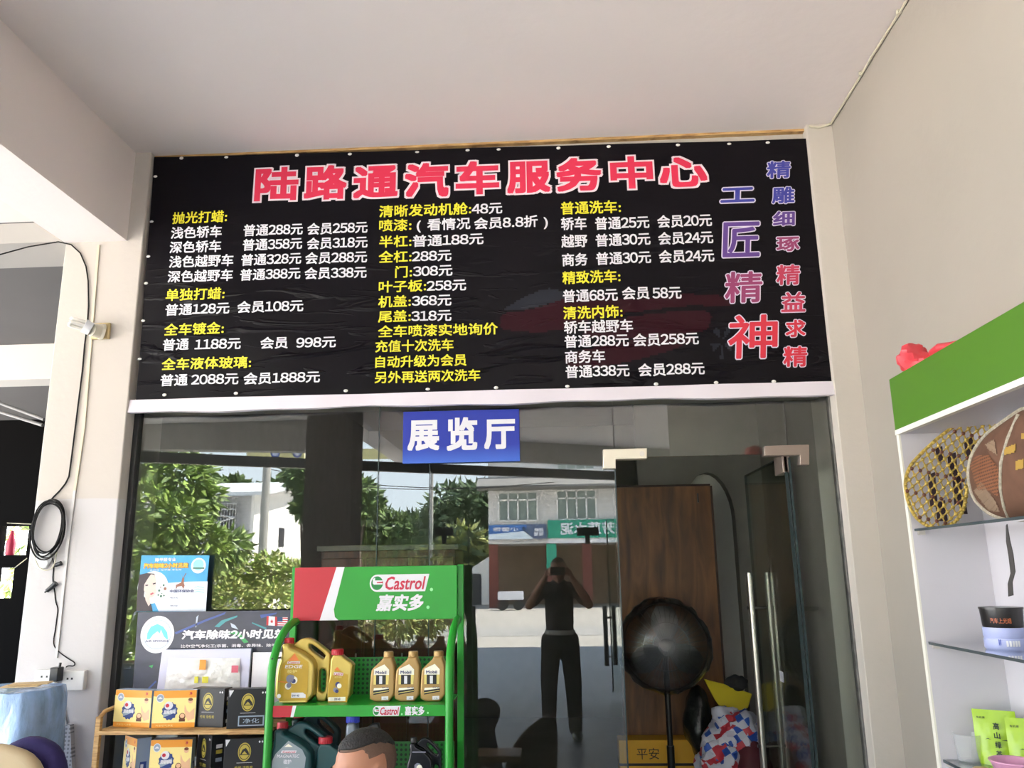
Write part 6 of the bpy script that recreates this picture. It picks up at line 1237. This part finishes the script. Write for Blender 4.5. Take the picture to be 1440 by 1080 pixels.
mb.cone((x0, .24, z1 - .3), (x1, .24, (z0 + z1) / 2), .03, n=6); mb.cone((x0, .24, z0 + .1), (x1, .24, (z0 + z1) / 2), .03, n=6); mb.build('window_grille', metal, t, smooth=False)
mb = MB(); mb.box(.1, .14, -3.2, -2.6, zE * .62, zE * .78); mb.build('side_window', dk, t, smooth=False); mb = MB(); mb.box(-2.6, .3, 0, .35, zE * .55, zE * .57); mb.build('ledge', hs, t, smooth=False)
# poles and wires
for px, Y, r_, l in ((372, 16, .10, 'grey concrete pole mirrored in front of the white house'), (607, 45, .09, 'thin pole mirrored against the hillside trees')):
    p = mp(px, 720, Y); mb = MB(); mb.cone((p[0], p[1], -.125), (p[0], p[1], 8 if Y < 20 else 11), r_ * 1.15, r_ * .85, 16); tag(mb.build('utility_pole', mat('pole_grey', rgb(150, 148, 144), .8), None), l, 'pole')
for i, (a, b, l) in enumerate((((500, 662), (720, 680), 'upper power line mirrored against the sky'), ((520, 672), (720, 676), 'lower power line mirrored against the sky'))):
    p, q = mp(a[0] - 120, a[1] - 2, 40), mp(b[0] + 60, b[1] + 2, 32); mb = MB(); mb.tube([tuple(p + (q - p) * k / 12 - np.array([0, 0, .5 * math.sin(PI * k / 12)])) for k in range(13)], .02, 5); tag(mb.build('power_line', cblk, None), l, 'power line')
# shop across the road
YS = 36; sh_w = pattern_mat('white_tile_facade', [rgb(206, 202, 198), rgb(184, 180, 178)], 'bricks', 1.6, .6)
SP = lambda px, py, dy=0.: mp(px, py, YS); x0 = SP(687, 760)[0]; x1 = 9.5; zb = SP(700, 765)[2]; ze = SP(760, 688)[2]
t = thing('shop_building', 'white two-storey shop with signboards mirrored behind the standing man', 'building', (x0, -YS, -.125)); o = t.location
q3 = lambda px, py: (SP(px, py)[0] - x0, SP(px, py)[2] + .125)
mb = MB(); mb.box(0, x1 - x0, -7, 0, zb + .125, 11); mb.build('upper_wall', sh_w, t, smooth=False)
mb = MB(); mb.prism([(-.0, ze + .1), (.9, ze + .15), (.9, ze + .25), (0, ze + .75)], 'x', -.5, x1 - x0); mb.build('tiled_eave', mat('grey_roof_tile', rgb(120, 118, 116), .8, var=.15, vscale=4), t, smooth=False)
mb = MB(); mb.box(0, x1 - x0, -7, -4, 0, zb + .125); mb.build('ground_floor_back', mat('brown_shop_wall', rgb(120, 100, 80), .9, var=.15, vscale=1), t, smooth=False)
for px in (694, 776, 826):
    c = q3(px, 800)[0]; mb = MB(); mb.box(c - .22, c + .22, -.45, 0, 0, zb + .125); mb.build('column', mat('red_brown_paint', rgb(104, 52, 42), .7), t, smooth=False)
c = q3(776, 800)[0]; mb = MB(); mb.box(c - .24, c + .24, 0, .03, zb - 1.25, zb + .1); mb.build('hanging_banner', mat('sign_teal', rgb(40, 150, 120), .5), t, smooth=False)
wf = mat('window_frame_white', rgb(222, 220, 216), .5); wg = mat('curtained_glass', rgb(120, 132, 124), .3, var=.15, vscale=4)
for (a, b, c_, d) in ((701, 693, 756, 732), (783, 690, 839, 730), (783, 640, 836, 660)):
    p, q = q3(a, b), q3(c_, d); mb = MB(); mb.box(p[0], q[0], 0, .03, q[1], p[1]); w_ = mb.build('window', wg, t, smooth=False); mb = MB()
    for k in range(5): x = p[0] + (q[0] - p[0]) * k / 4; mb.box(x - .04, x + .04, .03, .07, q[1], p[1])
    for z in (q[1], p[1] - (p[1] - q[1]) * .27, p[1]): mb.box(p[0], q[0], .03, .07, z - .04, z + .04)
    mb.build('window_frame', wf, w_, smooth=False)
ms = [mat('sign_navy_blue', rgb(60, 110, 176), .5), mat('sign_pale', rgb(214, 226, 236), .5), mat('sign_slate', rgb(84, 98, 128), .5), _mc['sign_teal'], white, black_pl]
def sign(px0, py0, px1, py1, base, label_part):
    p, q = q3(px0, py0), q3(px1, py1); mb = MB(); mb.box(p[0], q[0], .08, .18, q[1], p[1]); s = mb.build('signboard', base, t, smooth=False); return s, Face((q[0], .181, q[1]), (-(q[0] - p[0]), 0, 0), (0, 0, p[1] - q[1]), (0, 1, 0))
s, F = sign(687.5, 739, 768.5, 757.5, ms[0], ''); mb = MB(); F.poly(mb, [(.0, 0), (.35, .0), (1, .0), (1, .35), (.4, .55)], 1, .01); F.poly(mb, [(.0, .0), (.22, .0), (.36, .5), (.33, 1), (.0, 1)], 2, .02); F.poly(mb, [(.33, .35), (.42, .75), (.38, .9), (.36, .55), (.28, .25)], 5, .03); F.text(mb, '小窗饰', .48, .92, .55, .85, 4, .03, .03); F.text(mb, '建材', .05, .2, .5, .75, 4, .03, .04); F.text(mb, '批发', .05, .22, .2, .45, 4, .03, .04); mb.build('lettering', ms, s, smooth=False)
s, F = sign(770, 732, 900, 755, ms[3], ''); mb = MB(); F.text(mb, '雄芳蓝水泥', .12, .86, .2, .85, 4, .02, .03); mb.build('lettering', ms, s, smooth=False)
p, q = q3(771, 757), q3(900, 762); mb = MB(); mb.box(p[0], q[0], .05, .08, q[1], p[1]); mb.build('white_strip', white, t, smooth=False)
# small shed and cart
a, b = mp(650, 850, 40), mp(688, 790, 40); t = thing('shed', 'small pale shed mirrored left of the shop', 'shed', (a[0], -40, -.125)); w = b[0] - a[0]
mb = MB(); mb.prism([(0, 0), (w, 0), (w, b[2] + .4), (0, 1.6)], 'y', -3, 0); mb.build('wall', hs, t, smooth=False); mb = MB(); mb.box(w * .3, w * .7, 0, .03, 0, 1.6); mb.build('door', dk, t, smooth=False)
a, b = mp(700, 848, 33), mp(735, 828, 33); t = thing('hand_cart', 'low white flatbed cart mirrored in front of the shop', 'cart', (a[0], -33, -.11)); w = b[0] - a[0]
mb = MB(); mb.box(0, w, -.8, 0, .45, .5); mb.box(0, w, -.02, 0, .5, .8); mb.box(0, w, -.8, -.78, .5, .8); mb.build('tray', white, t, smooth=False)
for x in (.2, w - .2):
    for y in (-.75, -.05): mb = MB(); mb.cone((x, y - .04, .22), (x, y + .04, .22), .22, n=20); mb.build('wheel', black_pl, t)
# yellow sign with blue rings hanging at the porch edge
Y_ = 8.3; a, b = mp(346, 648, Y_), mp(428, 630, Y_); t = thing('hanging_sign', 'yellow sign with blue rings hanging at the outer porch edge, mirrored near the top left', 'sign', (a[0], -Y_, a[2])); w, h = b[0] - a[0], b[2] - a[2]
mb = MB(); mb.box(0, w, -.03, 0, 0, h + .1); mb.build('panel', mat('pale_yellow_sign', rgb(226, 214, 150), .5), t); F = Face((w, 0.001, 0), (-1, 0, 0), (0, 0, 1), (0, 1, 0)); mb = MB()
for cx_ in (w * .12, w * .5): F.disc(mb, cx_, h * .6, h * .42, 0, .001, 24); F.disc(mb, cx_, h * .62, h * .26, 1, .002, 20)
mb.build('rings', [mat('ring_blue', rgb(60, 80, 150), .5), white], t, smooth=False)
a, b = mp(498, 646, 9.3), mp(566, 638, 9.3); mb = MB(); mb.box(0, b[0] - a[0], -.03, 0, 0, b[2] - a[2] + .1); o = mb.build('hanging_sign', _mc['pale_yellow_sign'], None); o.location = tuple(a); tag(o, 'narrow yellow strip sign at the porch edge, mirrored left of the blue hall sign', 'sign')
# greenery beyond the left bay
plant('garden_bush', 'bright green bush outside the small openings of the left bay', 'bush', [((-8.4, 10.2, 1.4), 1.0, 1), ((-7.6, 10.4, 2.3), .9, 1), ((-9.2, 10.3, 2.2), .9, 1)], 1600, .2, [leaf_a, leaf_d], 77)
